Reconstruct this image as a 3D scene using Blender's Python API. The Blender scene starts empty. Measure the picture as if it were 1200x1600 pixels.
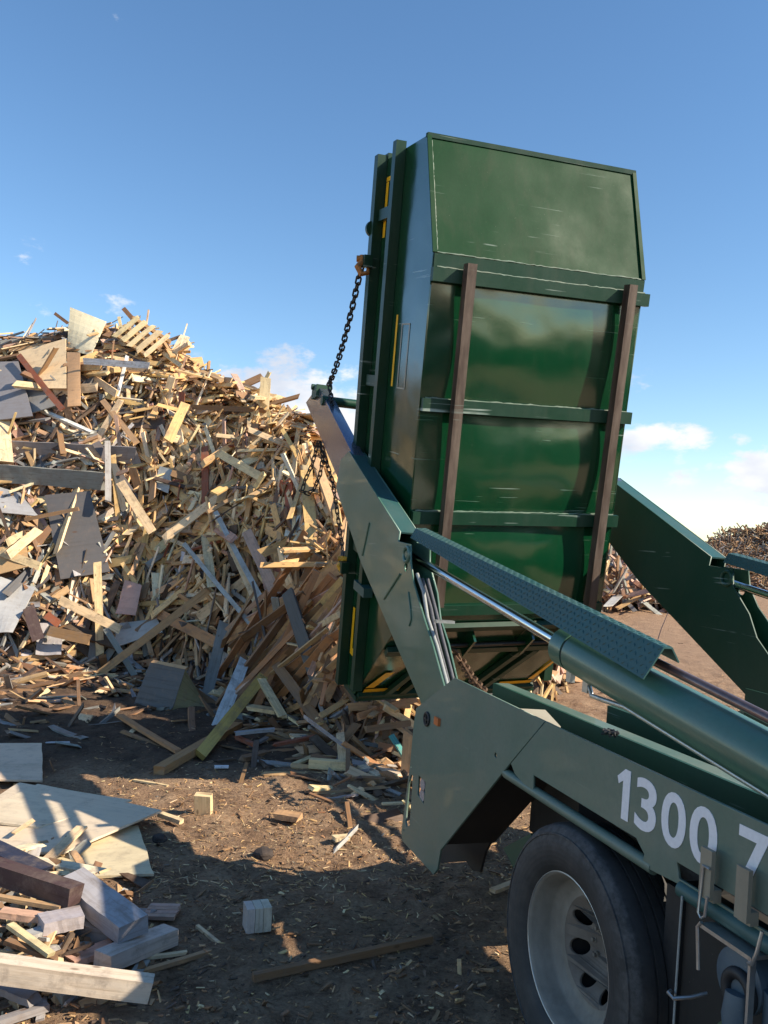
import bpy, bmesh, math, random
from mathutils import Vector, Matrix, noise
from mathutils import geometry as mgeo
R = math.radians
random.seed(7)
sc = bpy.context.scene
COL = sc.collection

# ------------------------------------------------------------------ camera, sky, sun
FPX = 1300.0
CAMH = 2.108
ROWS = [(0.9990482216, 0.0436193874, 0.0), (-0.0015089981, 0.0345617383, 0.9994014254), (0.0435932778, -0.9984502167, 0.0345946647)]
CAM = Vector((0, 0, CAMH))
cr = Vector([r[0] for r in ROWS]); cd = Vector([r[1] for r in ROWS]); cf = Vector([r[2] for r in ROWS])
cam_d = bpy.data.cameras.new('camera'); cam = bpy.data.objects.new('camera', cam_d); COL.objects.link(cam)
cam_d.sensor_fit = 'VERTICAL'; cam_d.sensor_height = 36.0; cam_d.lens = FPX / 1600 * 36
cam_d.clip_start = 0.05; cam_d.clip_end = 3000
cam.matrix_world = Matrix(((cr.x, -cd.x, -cf.x, 0), (cr.y, -cd.y, -cf.y, 0), (cr.z, -cd.z, -cf.z, CAMH), (0, 0, 0, 1)))
sc.camera = cam

SUN_EL = R(34); SUN_DIR = Vector((0.955 * math.cos(SUN_EL), -0.297 * math.cos(SUN_EL), math.sin(SUN_EL))).normalized()
sun_d = bpy.data.lights.new('sun', 'SUN'); sun = bpy.data.objects.new('sun', sun_d); COL.objects.link(sun)
sun_d.energy = 5.0; sun_d.angle = R(0.5); sun_d.color = (1.0, 0.89, 0.71)
sun.rotation_euler = SUN_DIR.to_track_quat('Z', 'Y').to_euler(); sun.location = (20, -6, 15)

sc.view_settings.view_transform = 'Standard'; sc.view_settings.look = 'None'
sc.view_settings.exposure = 0.72; sc.view_settings.gamma = 1.0

def ray(px, py):
    return cr * ((px - 600) / FPX) + cd * ((py - 800) / FPX) + cf
def ground_at(px, py, z=0.0):
    d = ray(px, py); return CAM + d * ((z - CAMH) / d.z)
def depth_at(px, py, y):
    d = ray(px, py); return CAM + d * (y / d.y)

W = bpy.data.worlds.new('World'); sc.world = W; W.use_nodes = True
nt = W.node_tree; nt.nodes.clear()
def N(t, ty, **kw):
    n = t.nodes.new(ty)
    for k, v in kw.items(): setattr(n, k, v)
    return n
out = N(nt, 'ShaderNodeOutputWorld'); bg = N(nt, 'ShaderNodeBackground'); sky = N(nt, 'ShaderNodeTexSky')
sky.sky_type = 'NISHITA'; sky.sun_disc = False; sky.sun_elevation = SUN_EL
sky.sun_rotation = math.atan2(SUN_DIR.x, SUN_DIR.y)
sky.altitude = 0; sky.air_density = 1.0; sky.dust_density = 0.0; sky.ozone_density = 1.5
bg.inputs['Strength'].default_value = 0.120
tc = N(nt, 'ShaderNodeTexCoord')
ns = N(nt, 'ShaderNodeTexNoise'); ns.inputs['Scale'].default_value = 17; ns.inputs['Detail'].default_value = 9; ns.inputs['Roughness'].default_value = 0.6
mp = N(nt, 'ShaderNodeMapping'); mp.inputs['Scale'].default_value = (1, 1, 1.9)
nt.links.new(tc.outputs['Generated'], mp.inputs[0]); nt.links.new(mp.outputs[0], ns.inputs['Vector'])
acc = None
# cloud banks: image position they are seen at, half width, half height (both as direction units), strength
for (px, py, wx, wz, st) in [(1028, 692, .072, .030, .98), (1190, 738, .070, .034, 1.02), (1068, 748, .034, .018, .82), (1100, 806, .06, .010, .62), (460, 640, .13, .065, 1.08),
                             (330, 590, .075, .03, .75), (560, 690, .14, .05, .95), (393, 517, .028, .018, .62), (430, 560, .05, .025, .6), (20, 385, .07, .03, .42), (70, 490, .06, .025, .36),
                             (995, 600, .04, .02, .55), (170, 470, .06, .03, .35), (1160, 688, .02, .012, .7), (840, 815, .3, .022, .42)]:
    d = ray(px, py).normalized()
    sb = N(nt, 'ShaderNodeVectorMath', operation='SUBTRACT'); sb.inputs[1].default_value = d
    nt.links.new(tc.outputs['Generated'], sb.inputs[0])
    ml = N(nt, 'ShaderNodeVectorMath', operation='MULTIPLY'); ml.inputs[1].default_value = (1 / wx, 1 / wx, 1 / wz)
    nt.links.new(sb.outputs[0], ml.inputs[0])
    ln = N(nt, 'ShaderNodeVectorMath', operation='LENGTH'); nt.links.new(ml.outputs[0], ln.inputs[0])
    mr = N(nt, 'ShaderNodeMapRange', interpolation_type='SMOOTHSTEP'); mr.inputs['From Min'].default_value = 1.5; mr.inputs['From Max'].default_value = 0.1
    mr.inputs['To Max'].default_value = st
    nt.links.new(ln.outputs['Value'], mr.inputs['Value'])
    if acc is None: acc = mr.outputs[0]
    else:
        mx = N(nt, 'ShaderNodeMath', operation='MAXIMUM'); nt.links.new(acc, mx.inputs[0]); nt.links.new(mr.outputs[0], mx.inputs[1]); acc = mx.outputs[0]
nm = N(nt, 'ShaderNodeMath', operation='MULTIPLY_ADD'); nm.inputs[1].default_value = 2.2; nm.inputs[2].default_value = -.62; nt.links.new(ns.outputs['Fac'], nm.inputs[0])
ad = N(nt, 'ShaderNodeMath', operation='ADD'); nt.links.new(acc, ad.inputs[0]); nt.links.new(nm.outputs[0], ad.inputs[1])
cm = N(nt, 'ShaderNodeMapRange', interpolation_type='SMOOTHSTEP'); cm.inputs['From Min'].default_value = 0.95; cm.inputs['From Max'].default_value = 1.36
nt.links.new(ad.outputs[0], cm.inputs['Value'])
n2 = N(nt, 'ShaderNodeTexNoise'); n2.inputs['Scale'].default_value = 7; n2.inputs['Detail'].default_value = 5
nt.links.new(mp.outputs[0], n2.inputs['Vector'])
cc = N(nt, 'ShaderNodeMix', data_type='RGBA'); cc.inputs[6].default_value = (3.7, 4.0, 4.6, 1); cc.inputs[7].default_value = (5.3, 5.35, 5.5, 1)
cmr = N(nt, 'ShaderNodeMapRange'); cmr.inputs['From Min'].default_value = 0.4; cmr.inputs['From Max'].default_value = 0.56
nt.links.new(n2.outputs['Fac'], cmr.inputs['Value']); nt.links.new(cmr.outputs[0], cc.inputs[0])
smix = N(nt, 'ShaderNodeMix', data_type='RGBA'); nt.links.new(cm.outputs[0], smix.inputs[0]); hs = N(nt, 'ShaderNodeHueSaturation'); hs.inputs['Saturation'].default_value = 1.17; hs.inputs['Hue'].default_value = 0.4995; nt.links.new(sky.outputs[0], hs.inputs['Color']); nt.links.new(hs.outputs[0], smix.inputs[6]); nt.links.new(cc.outputs[2], smix.inputs[7])
nt.links.new(smix.outputs[2], bg.inputs['Color']); nt.links.new(bg.outputs[0], out.inputs[0])

# ------------------------------------------------------------------ materials
def new_mat(name):
    m = bpy.data.materials.new(name); m.use_nodes = True
    t = m.node_tree; b = t.nodes['Principled BSDF']; return m, t, b
def noise_node(t, scale, detail=6, rough=0.6, vec=None, dist=0):
    n = N(t, 'ShaderNodeTexNoise'); n.inputs['Scale'].default_value = scale; n.inputs['Detail'].default_value = detail
    n.inputs['Roughness'].default_value = rough; n.inputs['Distortion'].default_value = dist
    if vec is not None: t.links.new(vec, n.inputs['Vector'])
    return n
def ramp(t, fac, stops):
    r = N(t, 'ShaderNodeValToRGB'); e = r.color_ramp.elements
    e[0].position, e[0].color = stops[0][0], (*stops[0][1], 1)
    e[1].position, e[1].color = stops[-1][0], (*stops[-1][1], 1)
    for p, c in stops[1:-1]:
        x = e.new(p); x.color = (*c, 1)
    t.links.new(fac, r.inputs[0]); return r
def mixc(t, fac, a, b):
    m = N(t, 'ShaderNodeMix', data_type='RGBA')
    for s, v in ((0, fac), (6, a), (7, b)):
        if isinstance(v, (int, float)): m.inputs[s].default_value = v
        elif isinstance(v, tuple): m.inputs[s].default_value = (*v, 1)
        else: t.links.new(v, m.inputs[s])
    return m.outputs[2]
def bump(t, b, h, strength=0.3, dist=0.01, prev=None):
    n = N(t, 'ShaderNodeBump'); n.inputs['Strength'].default_value = strength; n.inputs['Distance'].default_value = dist
    t.links.new(h, n.inputs['Height'])
    if prev: t.links.new(prev, n.inputs['Normal'])
    t.links.new(n.outputs[0], b.inputs['Normal']); return n.outputs[0]

def paint(name, base, dust, rough=0.25, dust_amt=0.35, wave=0.0, scratch=0.5, metallic=0.0, streak=(1, 1, 1), coat=0.0, ior=1.5):
    m, t, b = new_mat(name); tc = N(t, 'ShaderNodeTexCoord'); o = tc.outputs['Object']
    mp = N(t, 'ShaderNodeMapping'); mp.inputs['Scale'].default_value = streak; t.links.new(o, mp.inputs[0])
    big = noise_node(t, 2.3, 8, 0.65, mp.outputs[0]); fine = noise_node(t, 38, 8, 0.7, mp.outputs[0])
    mr = N(t, 'ShaderNodeMapRange'); mr.inputs['From Min'].default_value = 0.38; mr.inputs['From Max'].default_value = 0.72; mr.inputs['To Max'].default_value = dust_amt
    t.links.new(big.outputs[0], mr.inputs[0])
    c = mixc(t, mr.outputs[0], base, dust)
    fm = N(t, 'ShaderNodeMapRange'); fm.inputs['From Min'].default_value = 0.45; fm.inputs['From Max'].default_value = 0.8; fm.inputs['To Max'].default_value = 0.35
    t.links.new(fine.outputs[0], fm.inputs[0]); c = mixc(t, fm.outputs[0], c, tuple(x * 0.55 for x in base))
    # scuffs: thin pale lines where a stretched noise crosses a level, gated by a blotch
    mp2 = N(t, 'ShaderNodeMapping'); mp2.inputs['Scale'].default_value = (1.2, 0.8, 44); mp2.inputs['Rotation'].default_value = (0.06, 0.05, 0); t.links.new(o, mp2.inputs[0])
    s1 = noise_node(t, 1.0, 3, 0.5, mp2.outputs[0]); gate = noise_node(t, 3.1, 2, 0.5, o)
    a1 = N(t, 'ShaderNodeMapRange'); a1.inputs['From Min'].default_value = 0.645; a1.inputs['From Max'].default_value = 0.70; t.links.new(s1.outputs[0], a1.inputs[0])
    a2 = N(t, 'ShaderNodeMapRange'); a2.inputs['From Min'].default_value = 0.52; a2.inputs['From Max'].default_value = 0.60; a2.inputs['To Max'].default_value = scratch; t.links.new(gate.outputs[0], a2.inputs[0])
    sm = N(t, 'ShaderNodeMath', operation='MULTIPLY'); t.links.new(a1.outputs[0], sm.inputs[0]); t.links.new(a2.outputs[0], sm.inputs[1])
    c = mixc(t, sm.outputs[0], c, (0.30, 0.36, 0.32))
    # chips and specks
    vo = noise_node(t, 120, 2, 0.5, o); a3 = N(t, 'ShaderNodeMapRange'); a3.inputs['From Min'].default_value = 0.74; a3.inputs['From Max'].default_value = 0.78; a3.inputs['To Max'].default_value = 0.5
    t.links.new(vo.outputs[0], a3.inputs[0]); c = mixc(t, a3.outputs[0], c, (0.25, 0.24, 0.2))
    mpg = N(t, 'ShaderNodeMapping'); mpg.inputs['Scale'].default_value = (5, 5, .7); t.links.new(o, mpg.inputs[0]); gn = noise_node(t, 1.3, 7, 0.7, mpg.outputs[0], .3)
    gm = N(t, 'ShaderNodeMapRange'); gm.inputs['From Min'].default_value = 0.5; gm.inputs['From Max'].default_value = 0.75; gm.inputs['To Max'].default_value = 0.55 * dust_amt; t.links.new(gn.outputs[0], gm.inputs[0])
    c = mixc(t, gm.outputs[0], c, tuple(.5 * x + .5 * y for x, y in zip(dust, (.10, .08, .06))))
    t.links.new(c, b.inputs['Base Color']); b.inputs['Metallic'].default_value = metallic
    rr = N(t, 'ShaderNodeMapRange'); rr.inputs['To Min'].default_value = rough * 0.75; rr.inputs['To Max'].default_value = min(1, rough + 0.4 * dust_amt + .1)
    t.links.new(big.outputs[0], rr.inputs[0]); t.links.new(rr.outputs[0], b.inputs['Roughness'])
    b.inputs['IOR'].default_value = ior; b.inputs['Coat Weight'].default_value = coat; b.inputs['Coat Roughness'].default_value = 0.06
    wn = noise_node(t, 1.6, 2, 0.4, o); p = bump(t, b, wn.outputs[0], min(1, wave), 0.05) if wave else None
    bump(t, b, fine.outputs[0], 0.12, 0.002, p)
    return m
M_BIN = paint('green_gloss_paint', (0.0025, 0.044, 0.016), (0.006, 0.052, 0.023), 0.05, 0.3, wave=0.5, scratch=0.6, ior=1.88)
M_BINSLOPE = paint('green_satin_paint', (0.0035, 0.042, 0.013), (0.008, 0.036, 0.015), 0.40, 0.5, wave=0.4, scratch=0.45, ior=1.18)
M_BINRIM = paint('green_worn_paint', (0.004, 0.036, 0.018), (0.022, 0.055, 0.038), 0.34, 0.5, wave=0.2, scratch=1.0, ior=1.4)
M_TRUCK = paint('grey_green_dusty_paint', (0.088, 0.152, 0.118), (0.20, 0.21, 0.17), 0.40, 0.55, wave=0.06, scratch=0.25, coat=.15)
M_ARM = paint('grey_green_paint', (0.052, 0.135, 0.098), (0.13, 0.18, 0.14), 0.26, 0.45, wave=0.3, scratch=0.35, coat=0.2, ior=1.55)
M_DKGREEN = paint('dark_green_paint', (0.006, 0.052, 0.030), (0.03, 0.07, 0.045), 0.42, 0.4, wave=0.08, scratch=0.8)
M_TREAD = paint('blue_green_tread_paint', (0.026, 0.088, 0.084), (0.07, 0.11, 0.105), 0.42, 0.45, scratch=0.2)
M_BEIGE = paint('pale_beige_paint', (0.42, 0.38, 0.29), (0.30, 0.26, 0.20), 0.5, 0.5, scratch=0.2)
M_TAN = paint('tan_steel', (0.30, 0.26, 0.19), (0.20, 0.17, 0.13), 0.45, 0.5, scratch=0.2)
M_UNDER = paint('dark_underbody', (0.018, 0.016, 0.015), (0.05, 0.042, 0.036), 0.7, 0.5, scratch=0.0)
M_TELE = paint('blue_grey_gloss_steel', (0.22, 0.24, 0.33), (0.26, 0.23, 0.22), 0.08, 0.3, wave=0.1, metallic=0.75, scratch=0.2)
M_FILTER = paint('worn_blue_paint', (0.06, 0.10, 0.14), (0.12, 0.13, 0.12), 0.45, 0.6, scratch=0.3)
M_RIM = paint('dusty_grey_wheel', (0.27, 0.25, 0.215), (0.11, 0.09, 0.072), 0.55, 0.9, scratch=0.0)

M_DISC = paint('rusty_grey_disc', (0.22, 0.19, 0.16), (0.07, 0.05, 0.04), 0.6, 0.9, scratch=0.0)
M_WELD = paint('weld_bead', (0.10, 0.16, 0.12), (0.25, 0.26, 0.2), 0.5, 0.9, scratch=0.0)
def simple(name, c, rough=0.5, metal=0.0, var=0.3, scale=20, bmp=0.15):
    m, t, b = new_mat(name); tc = N(t, 'ShaderNodeTexCoord'); n = noise_node(t, scale, 8, 0.65, tc.outputs['Object'])
    r = ramp(t, n.outputs[0], [(0.3, tuple(x * (1 - var) for x in c)), (0.7, tuple(min(1, x * (1 + var)) for x in c))])
    t.links.new(r.outputs[0], b.inputs['Base Color']); b.inputs['Roughness'].default_value = rough; b.inputs['Metallic'].default_value = metal
    if bmp: bump(t, b, n.outputs[0], bmp, 0.004)
    return m
M_RUST = paint('rusty_rail_steel', (0.07, 0.045, 0.035), (0.22, 0.165, 0.13), 0.38, 0.8, metallic=0.35, scratch=0.3, streak=(6, 6, 1))
M_CHROME = simple('polished_rod', (0.75, 0.74, 0.72), 0.16, 1.0, 0.06, 9, 0.02)
M_PIPE = simple('brown_steel_pipe', (0.20, 0.13, 0.12), 0.3, 0.6, 0.3, 14)
M_CHAIN = simple('chain_steel', (0.045, 0.038, 0.032), 0.5, 0.7, 0.5, 60)
M_CHAINR = simple('rusty_chain_steel', (0.13, 0.075, 0.045), 0.7, 0.3, 0.5, 60)
M_HOOK = simple('yellow_hook_paint', (0.62, 0.33, 0.02), 0.5, 0, 0.4, 30)
M_RUSTHOOK = simple('orange_rust', (0.36, 0.15, 0.04), 0.7, 0.1, 0.4, 40)
M_YEL = simple('yellow_marking', (0.85, 0.46, 0.01), 0.35, 0, 0.12, 14)
M_WHITE = simple('white_lettering', (0.78, 0.77, 0.80), 0.45, 0, 0.06, 60, 0)
M_ORANGE = simple('orange_lamp_plastic', (0.55, 0.16, 0.05), 0.3, 0, 0.1, 30)
M_BLACK = simple('black_rubber', (0.018, 0.018, 0.02), 0.6, 0, 0.3, 30)
M_HOSE = simple('grey_hose', (0.09, 0.09, 0.10), 0.45, 0, 0.3, 80)
M_HOSEL = simple('pale_hose', (0.30, 0.31, 0.30), 0.5, 0, 0.2, 80)
M_LENS = simple('grey_lens', (0.28, 0.28, 0.30), 0.25, 0, 0.2, 40)
M_GLASS = simple('dark_glass', (0.02, 0.03, 0.035), 0.06, 0, 0.1, 3, 0)
M_ALU = simple('alloy_bracket', (0.45, 0.45, 0.44), 0.4, 0.8, 0.15, 30)

def tyre_mat():
    m, t, b = new_mat('dusty_tyre_rubber'); tc = N(t, 'ShaderNodeTexCoord'); o = tc.outputs['Object']
    n = noise_node(t, 5, 9, 0.7, o); n3 = noise_node(t, 90, 4, 0.6, o)
    r = ramp(t, n.outputs[0], [(0.3, (0.012, 0.012, 0.012)), (0.52, (0.028, 0.027, 0.028)), (0.75, (0.066, 0.060, 0.054))])
    t.links.new(mixc(t, 0.25, r.outputs[0], n3.outputs[0]), b.inputs['Base Color'])
    c2 = mixc(t, 0.02, r.outputs[0], (0.3, 0.28, 0.26)); t.links.new(c2, b.inputs['Base Color'])
    b.inputs['Roughness'].default_value = 0.72
    # concentric moulding lines on the sidewall
    sp = N(t, 'ShaderNodeSeparateXYZ'); t.links.new(o, sp.inputs[0])
    a = N(t, 'ShaderNodeMath', operation='MULTIPLY'); t.links.new(sp.outputs[0], a.inputs[0]); t.links.new(sp.outputs[0], a.inputs[1])
    z = N(t, 'ShaderNodeMath', operation='SUBTRACT'); z.inputs[1].default_value = 0.495; t.links.new(sp.outputs[2], z.inputs[0])
    z2 = N(t, 'ShaderNodeMath', operation='MULTIPLY'); t.links.new(z.outputs[0], z2.inputs[0]); t.links.new(z.outputs[0], z2.inputs[1])
    s = N(t, 'ShaderNodeMath', operation='ADD'); t.links.new(a.outputs[0], s.inputs[0]); t.links.new(z2.outputs[0], s.inputs[1])
    q = N(t, 'ShaderNodeMath', operation='SQRT'); t.links.new(s.outputs[0], q.inputs[0])
    rg = N(t, 'ShaderNodeMapRange', interpolation_type='SMOOTHSTEP'); rg.inputs['From Min'].default_value = .36; rg.inputs['From Max'].default_value = .475; t.links.new(q.outputs[0], rg.inputs[0])
    sc_ = noise_node(t, 22, 8, .75, o); sm_ = N(t, 'ShaderNodeMapRange'); sm_.inputs['From Min'].default_value = .42; sm_.inputs['From Max'].default_value = .80; t.links.new(sc_.outputs[0], sm_.inputs[0])
    rg2 = N(t, 'ShaderNodeMapRange'); rg2.inputs['From Min'].default_value = .489; rg2.inputs['From Max'].default_value = .484; t.links.new(q.outputs[0], rg2.inputs[0]); rgm = N(t, 'ShaderNodeMath', operation='MULTIPLY'); t.links.new(rg.outputs[0], rgm.inputs[0]); t.links.new(rg2.outputs[0], rgm.inputs[1])
    mm = N(t, 'ShaderNodeMath', operation='MULTIPLY'); t.links.new(rgm.outputs[0], mm.inputs[0]); t.links.new(sm_.outputs[0], mm.inputs[1])
    t.links.new(mixc(t, mm.outputs[0], c2, (.12, .115, .115)), b.inputs['Base Color'])
    w = N(t, 'ShaderNodeMath', operation='MULTIPLY'); w.inputs[1].default_value = 330; t.links.new(q.outputs[0], w.inputs[0])
    sn = N(t, 'ShaderNodeMath', operation='SINE'); t.links.new(w.outputs[0], sn.inputs[0])
    p = bump(t, b, sn.outputs[0], 0.10, 0.002); bump(t, b, n3.outputs[0], 0.25, 0.002, p)
    return m
M_TYRE = tyre_mat()

def wood_mat(name, gloss=0.65, plain=False):
    m, t, b = new_mat(name)
    uv = N(t, 'ShaderNodeUVMap'); at = N(t, 'ShaderNodeAttribute'); at.attribute_name = 'tint'
    mp = N(t, 'ShaderNodeMapping'); mp.inputs['Scale'].default_value = (2.2, 42, 1); t.links.new(uv.outputs[0], mp.inputs[0])
    g = noise_node(t, 1.0, 7, 0.65, mp.outputs[0], 0.4)
    mp2 = N(t, 'ShaderNodeMapping'); mp2.inputs['Scale'].default_value = (3, 6, 1); t.links.new(uv.outputs[0], mp2.inputs[0])
    bl = noise_node(t, 1.0, 5, 0.6, mp2.outputs[0])
    mp3 = N(t, 'ShaderNodeMapping'); mp3.inputs['Scale'].default_value = (5, 220, 1); t.links.new(uv.outputs[0], mp3.inputs[0])
    g2 = noise_node(t, 1.0, 3, 0.5, mp3.outputs[0])
    r = ramp(t, g.outputs[0], [(0.28, (0.52, 0.44, 0.36)), (0.48, (0.95, 0.92, 0.88)), (0.62, (1.0, 1.0, 1.0)), (0.8, (0.75, 0.66, 0.55))])
    mu = N(t, 'ShaderNodeMix', data_type='RGBA', blend_type='MULTIPLY'); mu.inputs[0].default_value = 0.28 if plain else 0.75
    t.links.new(at.outputs['Color'], mu.inputs[6]); t.links.new(r.outputs[0], mu.inputs[7])
    dm = N(t, 'ShaderNodeMapRange'); dm.inputs['From Min'].default_value = 0.52; dm.inputs['From Max'].default_value = 0.75; dm.inputs['To Max'].default_value = 0.22 if plain else 0.6
    t.links.new(bl.outputs[0], dm.inputs[0]); c = mixc(t, dm.outputs[0], mu.outputs[2], (0.13, 0.095, 0.07))
    gr = noise_node(t, 9, 8, 0.75, N(t, 'ShaderNodeTexCoord').outputs['Object']); gm = N(t, 'ShaderNodeMapRange'); gm.inputs['From Min'].default_value = 0.5; gm.inputs['From Max'].default_value = 0.72; gm.inputs['To Max'].default_value = 0.45 if plain else 0.7
    t.links.new(gr.outputs[0], gm.inputs[0]); c = mixc(t, gm.outputs[0], c, (0.20, 0.15, 0.12))
    # knots
    mp4 = N(t, 'ShaderNodeMapping'); mp4.inputs['Scale'].default_value = (5, 11, 1); t.links.new(uv.outputs[0], mp4.inputs[0])
    vo = N(t, 'ShaderNodeTexVoronoi'); vo.inputs['Scale'].default_value = 1; t.links.new(mp4.outputs[0], vo.inputs['Vector'])
    kn = N(t, 'ShaderNodeMapRange'); kn.inputs['From Min'].default_value = 0.13; kn.inputs['From Max'].default_value = 0.06; kn.inputs['To Max'].default_value = 0.65
    t.links.new(vo.outputs['Distance'], kn.inputs[0]); c = mixc(t, kn.outputs[0], c, (0.12, 0.06, 0.03))
    t.links.new(c, b.inputs['Base Color']); b.inputs['Roughness'].default_value = gloss; b.inputs['Specular IOR Level'].default_value = 0.3
    p = bump(t, b, g.outputs[0], 0.35, 0.004); bump(t, b, g2.outputs[0], 0.2, 0.002, p)
    return m
M_WOOD = wood_mat('sawn_wood'); M_PLY = wood_mat('plywood_face', .6, True)
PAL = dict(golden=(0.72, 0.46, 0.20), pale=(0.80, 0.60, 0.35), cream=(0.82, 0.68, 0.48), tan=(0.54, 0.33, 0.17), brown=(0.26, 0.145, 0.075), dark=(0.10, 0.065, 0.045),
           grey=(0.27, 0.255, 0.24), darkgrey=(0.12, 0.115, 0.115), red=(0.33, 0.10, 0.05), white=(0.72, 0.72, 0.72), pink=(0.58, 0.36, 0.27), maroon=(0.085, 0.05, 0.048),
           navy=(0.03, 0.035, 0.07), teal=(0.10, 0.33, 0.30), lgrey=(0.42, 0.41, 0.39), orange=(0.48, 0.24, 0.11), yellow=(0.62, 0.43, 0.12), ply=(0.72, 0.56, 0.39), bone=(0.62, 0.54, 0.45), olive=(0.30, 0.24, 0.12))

def ground_mat():
    m, t, b = new_mat('soil_and_wood_chips'); tc = N(t, 'ShaderNodeTexCoord'); o = tc.outputs['Object']
    big = noise_node(t, 0.33, 5, 0.55, o); med = noise_node(t, 3.2, 9, 0.7, o, 0.4); fine = noise_node(t, 30, 9, 0.75, o, 0.5)
    c = ramp(t, med.outputs[0], [(0.3, (0.15, 0.088, 0.055)), (0.46, (0.36, 0.225, 0.140)), (0.7, (0.56, 0.38, 0.24))])
    f = ramp(t, fine.outputs[0], [(0.30, (0.40, 0.36, 0.34)), (0.55, (1, 1, 1)), (0.75, (1.45, 1.35, 1.2))])
    mu = N(t, 'ShaderNodeMix', data_type='RGBA', blend_type='MULTIPLY'); mu.inputs[0].default_value = 0.9
    t.links.new(c.outputs[0], mu.inputs[6]); t.links.new(f.outputs[0], mu.inputs[7]); col = mu.outputs[2]
    # chip flecks in three directions
    for k, (rz, th) in enumerate(((0.2, .66), (1.3, .67), (2.3, .665))):
        mp = N(t, 'ShaderNodeMapping'); mp.inputs['Rotation'].default_value = (0, 0, rz); mp.inputs['Scale'].default_value = (26, 150, 26); mp.inputs['Location'].default_value = (k * 7.1, k, 0)
        t.links.new(o, mp.inputs[0]); n = noise_node(t, 1, 2, 0.4, mp.outputs[0])
        a = N(t, 'ShaderNodeMapRange'); a.inputs['From Min'].default_value = th; a.inputs['From Max'].default_value = th + .03; a.inputs['To Max'].default_value = 0.9
        t.links.new(n.outputs[0], a.inputs[0]); col = mixc(t, a.outputs[0], col, (0.42, 0.28, 0.16))
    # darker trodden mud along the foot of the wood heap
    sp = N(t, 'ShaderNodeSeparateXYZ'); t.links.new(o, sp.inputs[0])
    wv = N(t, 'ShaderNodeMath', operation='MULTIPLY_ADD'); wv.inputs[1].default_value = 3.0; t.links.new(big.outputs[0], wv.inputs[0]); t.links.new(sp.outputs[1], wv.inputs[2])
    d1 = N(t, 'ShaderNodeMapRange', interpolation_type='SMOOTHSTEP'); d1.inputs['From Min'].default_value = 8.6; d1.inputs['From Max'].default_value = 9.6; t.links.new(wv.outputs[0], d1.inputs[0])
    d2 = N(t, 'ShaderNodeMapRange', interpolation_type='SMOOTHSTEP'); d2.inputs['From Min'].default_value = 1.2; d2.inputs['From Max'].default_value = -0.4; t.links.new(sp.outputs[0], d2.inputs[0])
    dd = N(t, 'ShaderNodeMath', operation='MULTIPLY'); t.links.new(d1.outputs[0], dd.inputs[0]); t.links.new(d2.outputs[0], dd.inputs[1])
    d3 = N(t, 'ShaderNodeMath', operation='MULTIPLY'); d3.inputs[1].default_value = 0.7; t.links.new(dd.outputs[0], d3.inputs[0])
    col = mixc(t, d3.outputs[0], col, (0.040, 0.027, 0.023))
    # sandy orange mulch far right
    d4 = N(t, 'ShaderNodeMapRange', interpolation_type='SMOOTHSTEP'); d4.inputs['From Min'].default_value = 10; d4.inputs['From Max'].default_value = 16; d4.inputs['To Max'].default_value = .65; t.links.new(sp.outputs[1], d4.inputs[0])
    col = mixc(t, d4.outputs[0], col, (0.37, 0.235, 0.15))
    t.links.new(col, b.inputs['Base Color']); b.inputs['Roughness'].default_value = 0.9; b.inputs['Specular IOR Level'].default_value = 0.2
    p = bump(t, b, med.outputs[0], 0.9, 0.09); bump(t, b, fine.outputs[0], 1.0, 0.035, p)
    return m
M_GROUND = ground_mat()

# ------------------------------------------------------------------ object helpers
def link(name, me, mat, parent=None, mw=None):
    if mat is not None:
        me.materials.clear(); me.materials.append(mat)
    o = bpy.data.objects.new(name, me); COL.objects.link(o)
    if parent is not None: o.parent = parent
    if mw is not None: o.matrix_world = mw
    return o
def tag(o, label=None, cat=None, group=None, kind=None):
    if label: o['label'] = label
    if cat: o['category'] = cat
    if group: o['group'] = group
    if kind: o['kind'] = kind
    return o
def empty(name, mw, label, cat, group=None):
    o = bpy.data.objects.new(name, None); COL.objects.link(o); o.matrix_world = mw; o.empty_display_size = 0.2
    return tag(o, label, cat, group)

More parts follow.
